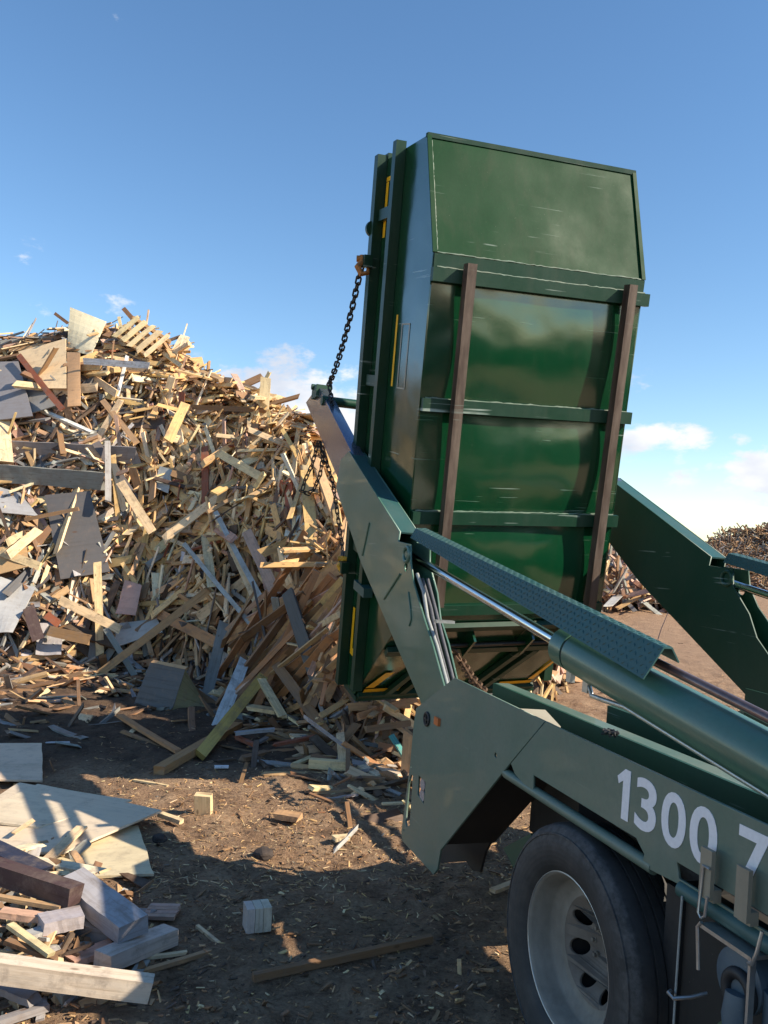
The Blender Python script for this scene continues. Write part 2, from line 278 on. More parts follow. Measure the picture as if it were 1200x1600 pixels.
class MB:
    """collects geometry in a thing's own coordinates"""
    def __init__(s): s.bm = bmesh.new()
    def hexa(s, p):           # 8 corners, bottom ring then top ring
        v = [s.bm.verts.new(q) for q in p]
        for f in ((3, 2, 1, 0), (4, 5, 6, 7), (0, 1, 5, 4), (1, 2, 6, 5), (2, 3, 7, 6), (3, 0, 4, 7)): s.bm.faces.new([v[i] for i in f])
        return s
    def box(s, x0, x1, y0, y1, z0, z1):
        return s.hexa([(x0, y0, z0), (x1, y0, z0), (x1, y1, z0), (x0, y1, z0), (x0, y0, z1), (x1, y0, z1), (x1, y1, z1), (x0, y1, z1)])
    def strip(s, pts, y0, y1, th):   # sheet folded along a polyline in XZ, width y0..y1
        n = len(pts); P = [Vector((a[0], 0, a[1])) for a in pts]
        nr = []
        for i in range(n):
            d = (P[min(i + 1, n - 1)] - P[max(i - 1, 0)]).normalized(); nr.append(Vector((-d.z, 0, d.x)) * th)
        rows = []
        for i in range(n):
            rows.append([s.bm.verts.new(q) for q in ((P[i].x, y0, P[i].z), (P[i].x, y1, P[i].z), (P[i].x + nr[i].x, y1, P[i].z + nr[i].z), (P[i].x + nr[i].x, y0, P[i].z + nr[i].z))])
        for i in range(n - 1):
            for k in range(4): s.bm.faces.new([rows[i][k], rows[i][(k + 1) % 4], rows[i + 1][(k + 1) % 4], rows[i + 1][k]])
        s.bm.faces.new(rows[0][::-1]); s.bm.faces.new(rows[-1]); return s
    def tube(s, pts, r, n=14, cap=True):
        P = [Vector(p) for p in pts]; rr = r if isinstance(r, (list, tuple)) else [r] * len(P)
        rings = []; up = None
        for i, p in enumerate(P):
            d = (P[min(i + 1, len(P) - 1)] - P[max(i - 1, 0)]).normalized()
            if up is None: up = d.orthogonal().normalized()
            up = (up - d * up.dot(d)).normalized(); sd = d.cross(up)
            rings.append([s.bm.verts.new(p + (up * math.cos(a) + sd * math.sin(a)) * rr[i]) for a in [2 * math.pi * k / n for k in range(n)]])
        for i in range(len(P) - 1):
            for k in range(n):
                f = s.bm.faces.new([rings[i][k], rings[i][(k + 1) % n], rings[i + 1][(k + 1) % n], rings[i + 1][k]]); f.smooth = True
        if cap: s.bm.faces.new(rings[0][::-1]); s.bm.faces.new(rings[-1])
        return s
    def lathe(s, prof, cx, cz, n=72, close=False):   # profile (r, y) turned round the Y axis through (cx, cz)
        rings = [[s.bm.verts.new((cx + r * math.cos(2 * math.pi * k / n), y, cz + r * math.sin(2 * math.pi * k / n))) for k in range(n)] for r, y in prof]
        m = len(rings)
        for i in range(m if close else m - 1):
            a, b = rings[i], rings[(i + 1) % m]
            for k in range(n):
                f = s.bm.faces.new([a[k], a[(k + 1) % n], b[(k + 1) % n], b[k]]); f.smooth = True
        return s
    def disc(s, c, ax, r, h, n=20):
        c = Vector(c); ax = Vector(ax).normalized(); return s.tube([c, c + ax * h], r, n)
    def torus(s, c, ax, R0, r, n=24, m=8):
        c = Vector(c); ax = Vector(ax).normalized(); u = ax.orthogonal().normalized(); w = ax.cross(u); rg = []
        for i in range(n):
            a = 2 * math.pi * i / n; d = u * math.cos(a) + w * math.sin(a)
            rg.append([s.bm.verts.new(c + d * (R0 + r * math.cos(b)) + ax * r * math.sin(b)) for b in [2 * math.pi * k / m for k in range(m)]])
        for i in range(n):
            for k in range(m):
                f = s.bm.faces.new([rg[i][k], rg[i][(k + 1) % m], rg[(i + 1) % n][(k + 1) % m], rg[(i + 1) % n][k]]); f.smooth = True
        return s
    def done(s, name, mat, parent=None, mw=None, bevel=0.0, off=None):
        if bevel:
            es = [e for e in s.bm.edges if len(e.link_faces) == 2 and e.calc_face_angle(0) > 0.6]
            bmesh.ops.bevel(s.bm, geom=es, offset=bevel, segments=2, profile=0.5, affect='EDGES', clamp_overlap=True)
        bmesh.ops.recalc_face_normals(s.bm, faces=s.bm.faces)
        me = bpy.data.meshes.new(name); s.bm.to_mesh(me); s.bm.free(); me.set_sharp_from_angle(angle=R(38))
        if off is not None: me.transform(Matrix.Translation(-Vector(off)))
        return link(name, me, mat, parent, mw)

def plate(name, outer, holes, y0, th, mat, parent=None, bevel=0.0015, off=None):
    """flat plate cut to an XZ outline, from Y=y0 to y0+th"""
    cu = bpy.data.curves.new(name, 'CURVE'); cu.dimensions = '2D'; cu.fill_mode = 'BOTH'
    for poly in [outer] + holes:
        sp = cu.splines.new('POLY'); sp.points.add(len(poly) - 1); sp.use_cyclic_u = True
        for i, q in enumerate(poly): sp.points[i].co = (q[0], q[1], 0, 1)
    cu.extrude = th / 2 - bevel; cu.bevel_depth = bevel; cu.bevel_resolution = 1
    tmp = bpy.data.objects.new('tmp', cu); me = bpy.data.meshes.new_from_object(tmp); bpy.data.objects.remove(tmp)
    me.name = name
    me.transform(Matrix(((1, 0, 0, 0), (0, 0, -1, y0 + th / 2), (0, 1, 0, 0), (0, 0, 0, 1))))
    if off is not None: me.transform(Matrix.Translation(-Vector(off)))
    return link(name, me, mat, parent)
def circ(x, z, r, n=20): return [(x + r * math.cos(2 * math.pi * k / n), z + r * math.sin(2 * math.pi * k / n)) for k in range(n)]

# ------------------------------------------------------------------ truck frame (X forward, Y across, Z up) measured off the rear wheel
TO = Vector((0.7942471968, 3.3776818990, 0)); TF = Vector((0.3184539117, -0.9478870174, -0.0098644955))
TV = Vector((0.9473408919, 0.3186053742, -0.0321846239)); TZ = Vector((0.0336502684, 0.0009042794, 0.9994332603))
TM = Matrix(((TF.x, TV.x, TZ.x, TO.x), (TF.y, TV.y, TZ.y, TO.y), (TF.z, TV.z, TZ.z, TO.z), (0, 0, 0, 1)))
def T(px, py, v):
    d = ray(px, py); k = ((TO - CAM).dot(TV) + v) / d.dot(TV); p = CAM + d * k - TO
    return (p.dot(TF), p.dot(TZ))
def T3(px, py, v):
    x, z = T(px, py, v); return Vector((x, v, z))

# ------------------------------------------------------------------ ground
def axis(lo, hi, step, far, sgn_lo=-1):
    a = []; x = lo
    while x <= hi: a.append(x); x += step
    g = step; x = hi
    while x < far: g *= 1.35; x += g; a.append(x)
    g = step; x = lo; b = []
    while x > -far: g *= 1.35; x -= g; b.append(x)
    return b[::-1] + a
def gz(x, y):
    z = 0.05 * (noise.noise(Vector((x * 0.6, y * 0.6, 3))) + 0.5 * noise.noise(Vector((x * 2.1, y * 2.1, 5))) ) + 0.030 * noise.noise(Vector((x * 6, y * 6, 9))) + 0.020 * noise.noise(Vector((x * 17, y * 17, 2)))
    z += 0.02 * max(0, noise.noise(Vector((x * 3.1, y * 9, 12)))) 
    d = math.hypot(x, y)
    if d < 1: z *= d
    k = min(1, max(0, (y - 19) / 8)) * min(1, max(0, (x - 3) / 4))
    z += k * (0.75 + 0.35 * noise.noise(Vector((x * .22, y * .3, 1))) + .12 * noise.noise(Vector((x * 1.1, y * 1.1, 1))))
    return z
xs = axis(-6.5, 6.0, 0.055, 900); ys = axis(1.6, 15.0, 0.06, 900)
vs = [(x, y, gz(x, y)) for y in ys for x in xs]; nx = len(xs)
fs = [(j * nx + i, j * nx + i + 1, (j + 1) * nx + i + 1, (j + 1) * nx + i) for j in range(len(ys) - 1) for i in range(nx - 1)]
me = bpy.data.meshes.new('ground'); me.from_pydata(vs, [], fs); me.shade_smooth()
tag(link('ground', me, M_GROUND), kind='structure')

M_MOUND = simple('added_mound_brown', (0.045, 0.030, 0.02), .95, 0, .5, 4, .8)  # unseen dark mound behind the camera, added to darken the bin floor's reflection
mv = []; mf = []
for j in range(25):
    for i in range(49):
        u = (i / 48 - .5) * 30; w_ = (j / 24 - .5) * 9; k_ = max(0, 1 - (w_ / 4.5) ** 2) * max(0, 1 - (u / 15) ** 4)
        mv.append((12.5 + .74 * u + .66 * w_, -5.5 + .66 * u - .74 * w_, -.1 + k_ * (2.9 + .8 * noise.noise(Vector((u * .3, w_ * .3, 8))) + .25 * noise.noise(Vector((u, w_, 8))))))
for j in range(24):
    for i in range(48): mf.append((j * 49 + i, j * 49 + i + 1, (j + 1) * 49 + i + 1, (j + 1) * 49 + i))
me = bpy.data.meshes.new('added_dark_mound'); me.from_pydata(mv, [], mf); me.shade_smooth(); tag(link('added_dark_mound', me, M_MOUND), kind='structure')

# ------------------------------------------------------------------ planks
class WB:
    """many boards in one mesh, with a grain UV and a tint per board"""
    def __init__(s): s.v = []; s.f = []; s.uv = []; s.c = []
    def board(s, A, B, wd, w, th, col, rough=1.0, seg=3, taper=False, chip=0.0):
        A = Vector(A); B = Vector(B); a = (B - A); L = a.length; a = a / L
        wd = Vector(wd); wd = (wd - a * wd.dot(a))
        wd = wd.normalized() if wd.length > 1e-5 else a.orthogonal().normalized()
        td = a.cross(wd); base = len(s.v); ru, rv = random.random() * 50, random.random() * 50
        bow = random.uniform(-1, 1) * 0.012 * L * rough; bow2 = random.uniform(-1, 1) * 0.006 * L * rough
        for i in range(seg + 1):
            k = i / seg; c = A.lerp(B, k) + td * bow * math.sin(math.pi * k) + wd * bow2 * math.sin(math.pi * k)
            ww = w / 2 * (1 + random.uniform(-.05, .05) * rough); tt = th / 2
            if taper and i == seg: ww *= random.uniform(.15, .7)
            for q, (sw, st) in enumerate(((-1, -1), (1, -1), (1, 1), (-1, 1))):
                e = 0
                if i in (0, seg): e = random.uniform(-.5, .5) * min(w, 0.25 * L) * (0.5 if q % 2 else 1.1) * rough
                jj = chip * w; s.v.append(c + wd * (sw * ww + random.uniform(-jj, jj)) + td * (st * tt + random.uniform(-jj, jj) * .6) + a * e)
        def face(idx, uvs):
            s.f.append([base + q for q in idx]); s.uv.extend([(ru + x, rv + y) for x, y in uvs]); s.c.extend([col] * len(idx))
        dims = (w, th, w, th); off = (0, w, w + th, 2 * w + th)
        for i in range(seg):
            for q in range(4):
                q2 = (q + 1) % 4; u0, u1 = L * i / seg, L * (i + 1) / seg
                face((i * 4 + q, i * 4 + q2, (i + 1) * 4 + q2, (i + 1) * 4 + q), ((u0, off[q]), (u0, off[q] + dims[q]), (u1, off[q] + dims[q]), (u1, off[q])))
        face((3, 2, 1, 0), ((0, 0), (.02, 0), (.02, w * .3), (0, w * .3))); n = seg * 4
        face((n, n + 1, n + 2, n + 3), ((0, 0), (.02, 0), (.02, w * .3), (0, w * .3)))
        return s
    def sheet(s, P, th, col, n=6, warp=0.01):
        """four world corners, a slightly warped sheet with thickness"""
        P = [Vector(p) for p in P]; nr = (P[1] - P[0]).cross(P[3] - P[0]).normalized(); base = len(s.v)
        ru, rv = random.random() * 50, random.random() * 50; W_, H_ = (P[1] - P[0]).length, (P[3] - P[0]).length
        for side in (0, 1):
            for j in range(n + 1):
                for i in range(n + 1):
                    u, v = i / n, j / n
                    p = P[0].lerp(P[1], u).lerp(P[3].lerp(P[2], u), v)
                    ed = random.uniform(-1, 1) * 0.006 if (i in (0, n) or j in (0, n)) and side == 0 else 0
                    p = p + nr * (warp * math.sin(3 * u + ru) * math.cos(2.3 * v + rv)) + (P[1] - P[0]).normalized() * ed
                    s.v.append(p - nr * th * side)
        m = (n + 1) ** 2
        def face(idx, uvs): s.f.append([base + q for q in idx]); s.uv.extend([(ru + x * .5, rv + y * .5) for x, y in uvs]); s.c.extend([col] * len(idx))
        for j in range(n):
            for i in range(n):
                a = j * (n + 1) + i; q = (a, a + 1, a + n + 2, a + n + 1); U = [(i * W_ / n, j * H_ / n), ((i + 1) * W_ / n, j * H_ / n), ((i + 1) * W_ / n, (j + 1) * H_ / n), (i * W_ / n, (j + 1) * H_ / n)]
                face(q, U); face([m + x for x in q[::-1]], U[::-1])
        ring = [i for i in range(n + 1)] + [j * (n + 1) + n for j in range(1, n + 1)] + [n * (n + 1) + i for i in range(n - 1, -1, -1)] + [j * (n + 1) for j in range(n - 1, 0, -1)]
        for k in range(len(ring)):
            a, b = ring[k], ring[(k + 1) % len(ring)]; face((b, a, m + a, m + b), ((k * .1, 0), (k * .1, .05), (k * .1 + .1, .05), (k * .1 + .1, 0)))
        return s
    def done(s, name, parent=None, origin=None, mat=None):
        me = bpy.data.meshes.new(name); o = Vector(origin) if origin is not None else sum(s.v, Vector()) / len(s.v)
        me.from_pydata([p - o for p in s.v], [], s.f)
        uv = me.uv_layers.new(name='UVMap'); uv.data.foreach_set('uv', [x for q in s.uv for x in q])
        ca = me.color_attributes.new('tint', 'FLOAT_COLOR', 'CORNER'); ca.data.foreach_set('color', [x for c in s.c for x in (c[0], c[1], c[2], 1.0)])
        ob = link(name, me, mat or M_WOOD, parent)
        if parent is None: ob.location = o
        return ob
def tint(name, j=0.16):
    c = PAL[name]; k = 1 + random.uniform(-j, j); return tuple(min(.95, x * k * (1 + random.uniform(-.05, .05))) for x in c)

# ------------------------------------------------------------------ heap surface: foot and crest seen along each image column
COLS = [(-420, 1030, 560, 18), (-200, 1040, 545, 17.5), (0, 1045, 535, 16.5), (60, 1045, 540, 16.2), (120, 1045, 520, 16), (200, 1045, 522, 15.8), (260, 1050, 548, 15.5), (320, 1060, 590, 15.2), (400, 1085, 628, 14.6),
        (470, 1125, 662, 13.8), (520, 1165, 720, 13.2), (600, 1180, 800, 12.6), (680, 1180, 870, 12.2), (780, 1150, 950, 12.4), (860, 1090, 1000, 12.8), (920, 1040, 1010, 14)]
def colat(px):
    for a, b in zip(COLS, COLS[1:]):
        if px <= b[0]:
            k = max(0, (px - a[0]) / (b[0] - a[0])); return [a[i] + (b[i] - a[i]) * k for i in (1, 2, 3)]
    return COLS[-1][1:]
def heap(px, s):
    ty, cy, cd_ = colat(px); a = ground_at(px, ty); b = depth_at(px, cy, cd_)
    p = a.lerp(b, min(s, 1)); p.z += 0.35 * math.sin(math.pi * min(s, 1)) * (1 if px < 600 else .3)
    p.z += 0.22 * noise.noise(Vector((px * .012, s * 5, 0))) * min(1, s * 4) * min(1, 6 * (1.02 - min(s, 1)))
    if s > 1: p.y += (s - 1) * 9; p.z *= max(0, 1 - (s - 1) * 1.1)
    return p
def heap_at(px, py, lift=0.0):
    """the heap point seen at an image position, moved a little toward the viewer"""
    best = None
    if py > colat(px)[0]: g_ = ground_at(px, py); return g_ + (CAM - g_).normalized() * min(lift, .3) * .3
    for i in range(101):
        s = i / 100; p = heap(px, s); d = p - CAM; y = 800 + FPX * d.dot(cd) / d.dot(cf); e = abs(y - py)
        if best is None or e < best[0]: best = (e, p)
    p = best[1]; d = ray(px, py); q = CAM + d * (p.y / d.y); return q + (CAM - q).normalized() * lift
grid = []; us = list(range(-420, 921, 20)); ss = [i / 24 for i in range(25)] + [1.2, 1.5, 1.95]
V_ = [heap(u, s) - Vector((0, -0.12, 0.10)) + Vector((0, 0, .10 * noise.noise(Vector((u * .06, s * 30, 7))))) for s in ss for u in us]; nu = len(us)
F_ = [(j * nu + i, j * nu + i + 1, (j + 1) * nu + i + 1, (j + 1) * nu + i) for j in range(len(ss) - 1) for i in range(nu - 1)]
me = bpy.data.meshes.new('debris_heap'); me.from_pydata(V_, [], F_)
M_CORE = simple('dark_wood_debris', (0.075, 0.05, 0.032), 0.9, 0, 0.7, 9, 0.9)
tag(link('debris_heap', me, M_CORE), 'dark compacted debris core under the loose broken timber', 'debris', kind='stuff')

def heap_frame(px, s):
    p = heap(px, s); du = heap(px + 15, s) - heap(px - 15, s); dv = heap(px, min(s + .03, 1)) - heap(px, max(s - .03, 0))
    n = du.cross(dv).normalized()
    if n.dot(CAM - p) < 0: n = -n
    return p, n, du.normalized(), dv.normalized()
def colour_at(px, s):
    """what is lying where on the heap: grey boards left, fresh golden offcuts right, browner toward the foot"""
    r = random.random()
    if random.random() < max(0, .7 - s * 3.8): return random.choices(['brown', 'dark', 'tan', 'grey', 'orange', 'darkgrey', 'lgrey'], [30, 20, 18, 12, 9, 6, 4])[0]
    gold = min(1, max(0, (px - 110) / 130)) * (0.4 + .6 * min(1, max(0, (s - .12) / .2)))
    gold *= .96
    if r < gold: return random.choices(['golden', 'pale', 'tan', 'cream', 'brown', 'pink', 'red', 'dark'], [34, 26, 16, 8, 7, 4, 2, 3])[0]
    return random.choices(['grey', 'tan', 'brown', 'pale', 'darkgrey', 'cream', 'dark', 'pink', 'lgrey', 'golden', 'white'], [15, 20, 18, 12, 8, 6, 9, 6, 6, 8, 2])[0]
def rand_board(px, s, big=False):
    p, n, du, dv = heap_frame(px, s)
    if big: L = random.uniform(.8, 2.2); w = random.uniform(.06, .19); th = random.uniform(.022, .055)
    else: L = min(2.0, random.lognormvariate(-.75, .55)); w = random.uniform(.018, .075) if random.random() < .82 else random.uniform(.08, .15); th = random.uniform(.012, .035)
    ang = 1.15 + 2.6 * noise.noise(Vector((px * .011, s * 4, 3))) + random.gauss(0, .5) if random.random() < .75 else random.uniform(0, math.pi)
    a = (du * math.cos(ang) + dv * math.sin(ang) + n * random.uniform(-.42, .42)).normalized()
    if s > .8: a.z *= .35; a.normalize()
    nn = (n + du * random.gauss(0, .5) + dv * random.gauss(0, .5)).normalized()
    p = p + n * random.uniform(-.16, .22 if not big else .30)
    return p, a, a.cross(nn), L, w, th
wb = WB()
for i in range(8600):
    px = random.uniform(-380, 900) if i % 5 == 0 else random.uniform(-30, 600); s = random.random() ** 0.9 * 1.03
    if 345 < px < 560 and s < .34 and i % 3: continue
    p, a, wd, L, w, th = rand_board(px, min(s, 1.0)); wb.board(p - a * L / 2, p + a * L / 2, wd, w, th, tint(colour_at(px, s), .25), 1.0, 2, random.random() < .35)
for i in range(420):      # back of the heap
    px = random.uniform(-380, 880); p = heap(px, random.uniform(1.0, 1.9)); a = Vector((random.gauss(0, 1), random.gauss(0, 1), random.gauss(0, .3))).normalized()
    L = random.uniform(.4, 1.6); wb.board(p - a * L / 2, p + a * L / 2, a.orthogonal(), random.uniform(.05, .14), .03, tint(colour_at(px, .8)), 1.0, 2)
tag(wb.done('broken_timber'), 'thousands of short splintered offcuts covering the big heap', 'timber offcuts', kind='stuff')

CNAME = dict(orange='reddish brown', golden='golden', pale='pale yellow', cream='cream', tan='tan', brown='brown', dark='dark brown', grey='weathered grey', darkgrey='charcoal grey', red='rust red', white='white painted',
             pink='pinkish', lgrey='light grey')
nb = 0
for i in range(170):
    px = random.uniform(0, 545); s = random.uniform(.06, 1.0); cn = colour_at(px, s)
    if cn == 'white' and random.random() < .6: cn = 'pale'
    p, a, wd, L, w, th = rand_board(px, s, True)
    k = WB(); k.board(p - a * L / 2, p + a * L / 2, wd, w, th, tint(cn), 1.0, 4, random.random() < .2)
    z1 = 'at heap crest' if s > .85 else 'high on heap' if s > .6 else 'halfway up heap' if s > .33 else 'low on heap' if s > .15 else 'at heap foot'
    z2 = 'by the grey boards' if px < 110 else 'below the pallet' if px < 260 else 'right of the pallet' if px < 400 else 'beside the steel arm'
    ps = 'steep' if abs(a.z) > .6 else 'slanting' if abs(a.z) > .28 else 'level'
    sz = 'long' if L > 1.45 else 'short' if L < 1.05 else 'medium'
    tag(k.done('wood_plank', origin=p), f"{ps} {sz} {CNAME[cn]} plank {z1} {z2}", 'plank', 'loose planks on the big timber heap'); nb += 1

def featured(name, A, B, wpx, col, label, cat='plank', lift=.12, lift2=None, th=.03, roll=0.0, rough=.6, group=None, mode='heap', z=(0, 0)):
    if mode == 'heap': a = heap_at(*A, lift); b = heap_at(*B, lift if lift2 is None else lift2)
    else:
        a = ground_at(*A); a.z = 0; b = ground_at(*B)
        a = ground_at(A[0], A[1], z[0]); b = ground_at(B[0], B[1], z[1])
    dep = ((a + b) / 2 - CAM).dot(cf); w = wpx * dep / FPX
    ax = (b - a).normalized(); view = ((a + b) / 2 - CAM).normalized()
    wd = ax.cross(view) if mode == 'heap' else ax.cross(Vector((0, 0, 1)))
    if wd.length < .05: wd = ax.orthogonal()
    wd = Matrix.Rotation(roll, 3, ax) @ wd.normalized()
    k = WB(); k.board(a, b, wd, w, th, tint(col, .05), rough, 10, False, .014 if rough > .15 else .006)
    o = k.done(name, origin=(a + b) / 2); tag(o, label, cat, group); return o
H = 'loose planks on the big timber heap'
def sheet(name, pts, col, label, th=.015, cat='board', lift=.16, warp=.01, group=None):
    k = WB(); k.sheet([heap_at(x, y, l if l is not None else lift) for x, y, l in pts], th, tint(col, .04), 6, warp); return tag(k.done(name, mat=M_PLY), label, cat, group)
sheet('plywood_sheet', [(104, 545, .35), (142, 556, .35), (165, 502, .35), (110, 480, .5)], 'cream', 'cream plywood sheet standing upright on the crest of the heap')
sheet('plywood_sheet', [(66, 606, .7), (104, 607, .7), (103, 529, .6), (28, 549, .7)], 'pale', 'tan plywood board leaning just below the cream crest sheet')
featured('wood_plank', (30, 556), (98, 640), 9, 'red', 'rust red board edge sloping down beside the tan plywood', lift=.9, th=.03)
sheet('narrow_panel', [(105, 635, .75), (126, 634, .75), (125, 551, .65), (105, 550, .65)], 'tan', 'narrow upright brown panel under the tan plywood board')
sheet('grey_board', [(-20, 657, .8), (51, 650, .8), (28, 564, .7), (-20, 567, .7)], 'grey', 'weathered grey board with dark stripe at the left edge of the heap', cat='board', th=.02)
sheet('grey_board', [(50, 645, .6), (88, 633, .6), (62, 590, .5), (36, 596, .5)], 'grey', 'smaller weathered grey board right of the striped grey one', th=.02)
featured('wood_beam', (14, 702), (212, 712), 27, 'grey', 'long weathered grey board across the left slope with blotches', 'board', .35, roll=.25)
featured('wood_beam', (-25, 738), (158, 752), 28, 'grey', 'broad grey scaffold board with bolt hole above the dark panel', 'board', .55, roll=.2, th=.05)
sheet('dark_panel', [(95, 905, .3), (172, 893, .3), (140, 767, .45), (70, 774, .45)], 'darkgrey', 'large charcoal panel leaning on the left slope of the heap', 'panel' and .02)
featured('wood_plank', (38, 812), (122, 795), 6, 'brown', 'thin brown lath in front of the charcoal panel', lift=.6)
featured('wood_plank', (130, 564), (233, 571), 10, 'white', 'white painted board lying level just below the pallet', lift=.9)
featured('wood_plank', (190, 572), (272, 588), 9, 'pale', 'pale board beneath the white painted one', lift=.4)
featured('wood_plank', (193, 482), (236, 530), 7, 'brown', 'brown stick poking up behind the pallet on the crest', lift=.2)
featured('wood_plank', (86, 490), (106, 505), 5, 'brown', 'short brown stub left of the cream crest sheet', lift=.2)
featured('wood_plank', (320, 700), (321, 803), 11, 'red', 'rust red plank standing upright in mid heap', lift=.6, lift2=.4, roll=.3)
featured('wood_plank', (300, 636), (416, 641), 8, 'brown', 'long level brown plank near the right crest', lift=.5)
featured('wood_plank', (479, 736), (489, 856), 19, 'golden', 'wide golden plank standing behind the hanging chain loop', lift=.55, lift2=.4)
featured('wood_plank', (188, 753), (238, 831), 14, 'pale', 'pale plank leaning down right of the charcoal panel', lift=.6)
featured('wood_plank', (342, 708), (411, 747), 13, 'pale', 'pale wide plank sloping right above the golden offcuts', lift=.55)
featured('wood_plank', (262, 690), (290, 630), 15, 'golden', 'golden plank tilted up left of the level brown one', lift=.6)
featured('wood_plank', (168, 690), (169, 782), 9, 'lgrey', 'light grey batten standing upright above the charcoal panel', lift=.7)
featured('wood_beam', (5, 655), (10, 722), 20, 'pale', 'pale upright beam end at the extreme left edge', lift=.6, th=.1)
featured('wood_plank', (160, 625), (214, 692), 9, 'tan', 'tan plank sloping down right of the grey boards', lift=.5)
featured('wood_plank', (150, 605), (82, 612), 14, 'pale', 'pale level plank ending at the narrow upright panel', lift=.55)
featured('wood_plank', (337, 800), (408, 935), 8, 'lgrey', 'thin silvery batten running down the right slope', lift=.6)
featured('wood_plank', (288, 850), (400, 985), 7, 'lgrey', 'second thin silvery batten just left of the first', lift=.6)
featured('wood_plank', (330, 790), (400, 940), 10, 'pale', 'long pale plank running down the right slope beside silvery battens', lift=.5)
featured('wood_plank', (385, 830), (432, 930), 17, 'pink', 'wide pinkish plank leaning on the lower right slope', lift=.6)
featured('wood_plank', (405, 860), (425, 945), 12, 'pink', 'narrow pinkish plank left of the wide pinkish one', lift=.45)
for i in range(80):
    kk = random.random(); bx = 335 + 185 * random.random(); by = 985 + 135 * random.random() - (bx - 350) * .05; L_ = random.uniform(110, 250); an = R(random.gauss(46, 8)) 
    ex, ey = min(546, bx + L_ * math.cos(an)), by - L_ * math.sin(an)
    if ex - bx < 12: continue
    cn = random.choice(['tan', 'orange', 'brown', 'brown', 'pink', 'orange', 'orange', 'tan']); hi = 'upper' if ey < 930 else 'lower' if ey > 985 else 'middle'
    featured('wood_plank', (bx, by), (ex, ey), random.uniform(6, 13), cn, f"{'long' if L_ > 170 else 'short'} {CNAME[cn]} plank in the {hi} part of the fan beside the bin", lift=random.uniform(.3, .75), lift2=random.uniform(.5, 1.15), th=random.uniform(.02, .045), roll=random.uniform(-.7, .7), rough=.5, group='planks fanned out beside the bin')
# fan of long planks slid out of the bin
FAN = [((352, 999), (534, 886), 17, 'tan'), ((398, 996), (534, 917), 13, 'pink'), ((415, 1030), (520, 900), 16, 'orange'), ((430, 985), (498, 868), 15, 'brown'), ((380, 1075), (470, 950), 12, 'tan'),
       ((400, 1060), (535, 905), 10, 'golden'), ((440, 1035), (537, 925), 12, 'tan'), ((455, 1060), (538, 950), 11, 'orange'), ((420, 975), (520, 880), 9, 'golden'), ((470, 1080), (538, 985), 13, 'brown'),
       ((365, 980), (455, 930), 10, 'pink'), ((445, 1010), (530, 960), 9, 'pale'), ((485, 1050), (536, 1005), 10, 'tan'), ((430, 1085), (500, 1010), 9, 'brown')]
WORDS = ['longest tan plank on top of', 'pinkish second plank in', 'orange brown plank crossing the middle of', 'dark brown steep plank behind', 'tan low plank at the left of', 'thin golden plank through', 'tan plank at the right of',
         'orange plank lowest right of', 'thin golden plank topping', 'brown plank nearest the bin foot in', 'short pinkish plank left of', 'short pale plank right of', 'short tan plank beside the bin in', 'thin brown plank under']
for (A, B, w, c), wt in zip(FAN, WORDS): featured('wood_plank', A, B, w, c, wt + ' the fan of planks beside the bin', lift=random.uniform(.35, .6), lift2=random.uniform(.6, 1.0), th=.035, roll=random.uniform(-.5, .5), rough=.4)
featured('wood_plank', (152, 880), (156, 1024), 12, 'pale', 'pale plank standing upright at the heap foot left', lift=.9, lift2=.25)
featured('wood_plank', (165, 982), (212, 1058), 9, 'grey', 'grey plank leaning beside the pale upright one', lift=.6, lift2=.15)
featured('wood_plank', (148, 1058), (325, 922), 12, 'tan', 'long slanting tan plank at the foot of the heap', lift=.25, lift2=.7)
featured('wood_plank', (351, 972), (323, 1090), 17, 'grey', 'grey brown plank propped upright above the white board', lift=.7, lift2=.25)
featured('wood_plank', (383, 1030), (340, 1136), 19, 'white', 'white painted plank sliding down to the ground', lift=1.2, lift2=.0, th=.02)
featured('wood_beam', (410, 1058), (312, 1180), 17, 'yellow', 'yellowish beam resting with its end on the mud', 'beam', lift=1.6, lift2=2.6, th=.06, rough=.15)
featured('wood_beam', (372, 1133), (248, 1204), 16, 'orange', 'short reddish brown beam under the yellowish one', 'beam', mode='ground', z=(.03, .05), th=.07, rough=.2)
featured('wood_plank', (187, 1118), (279, 1174), 11, 'orange', 'reddish plank lying on the mud right of the box', mode='ground', z=(.1, .04), th=.03)
featured('wood_plank', (250, 960), (350, 1010), 16, 'orange', 'broad reddish plank at the heap foot behind the upright grey one', lift=.35)
featured('wood_plank', (375, 1015), (392, 1075), 13, 'brown', 'brown plank end above the yellowish beam', lift=.6)
featured('wood_plank', (82, 1136), (132, 1154), 13, 'grey', 'splintered grey board piece on the dark mud', mode='ground', z=(.03, .03), th=.02, rough=1.5)
featured('wood_plank', (478, 1122), (544, 1170), 16, 'lgrey', 'light grey plank sloping out of the debris below the bin', mode='ground', z=(.42, .12), th=.03)
featured('wood_plank', (408, 1062), (442, 1120), 14, 'pale', 'pale plank lying down right of the yellowish beam', mode='ground', z=(.5, .2), th=.03)
featured('wood_plank', (390, 1105), (435, 1112), 22, 'pale', 'pale wide offcut between yellowish beam and light grey plank', mode='ground', z=(.15, .15), th=.04)
featured('wood_plank', (370, 1152), (398, 1164), 9, 'red', 'red painted stub beside the yellowish beam', mode='ground', z=(.06, .06), th=.03)
featured('wood_plank', (428, 1164), (494, 1150), 8, 'red', 'thin red painted stick at the heap foot', mode='ground', z=(.08, .12), th=.03)
featured('wood_plank', (368, 1146), (428, 1140), 10, 'lgrey', 'light grey batten behind the red stub', mode='ground', z=(.12, .14), th=.03)
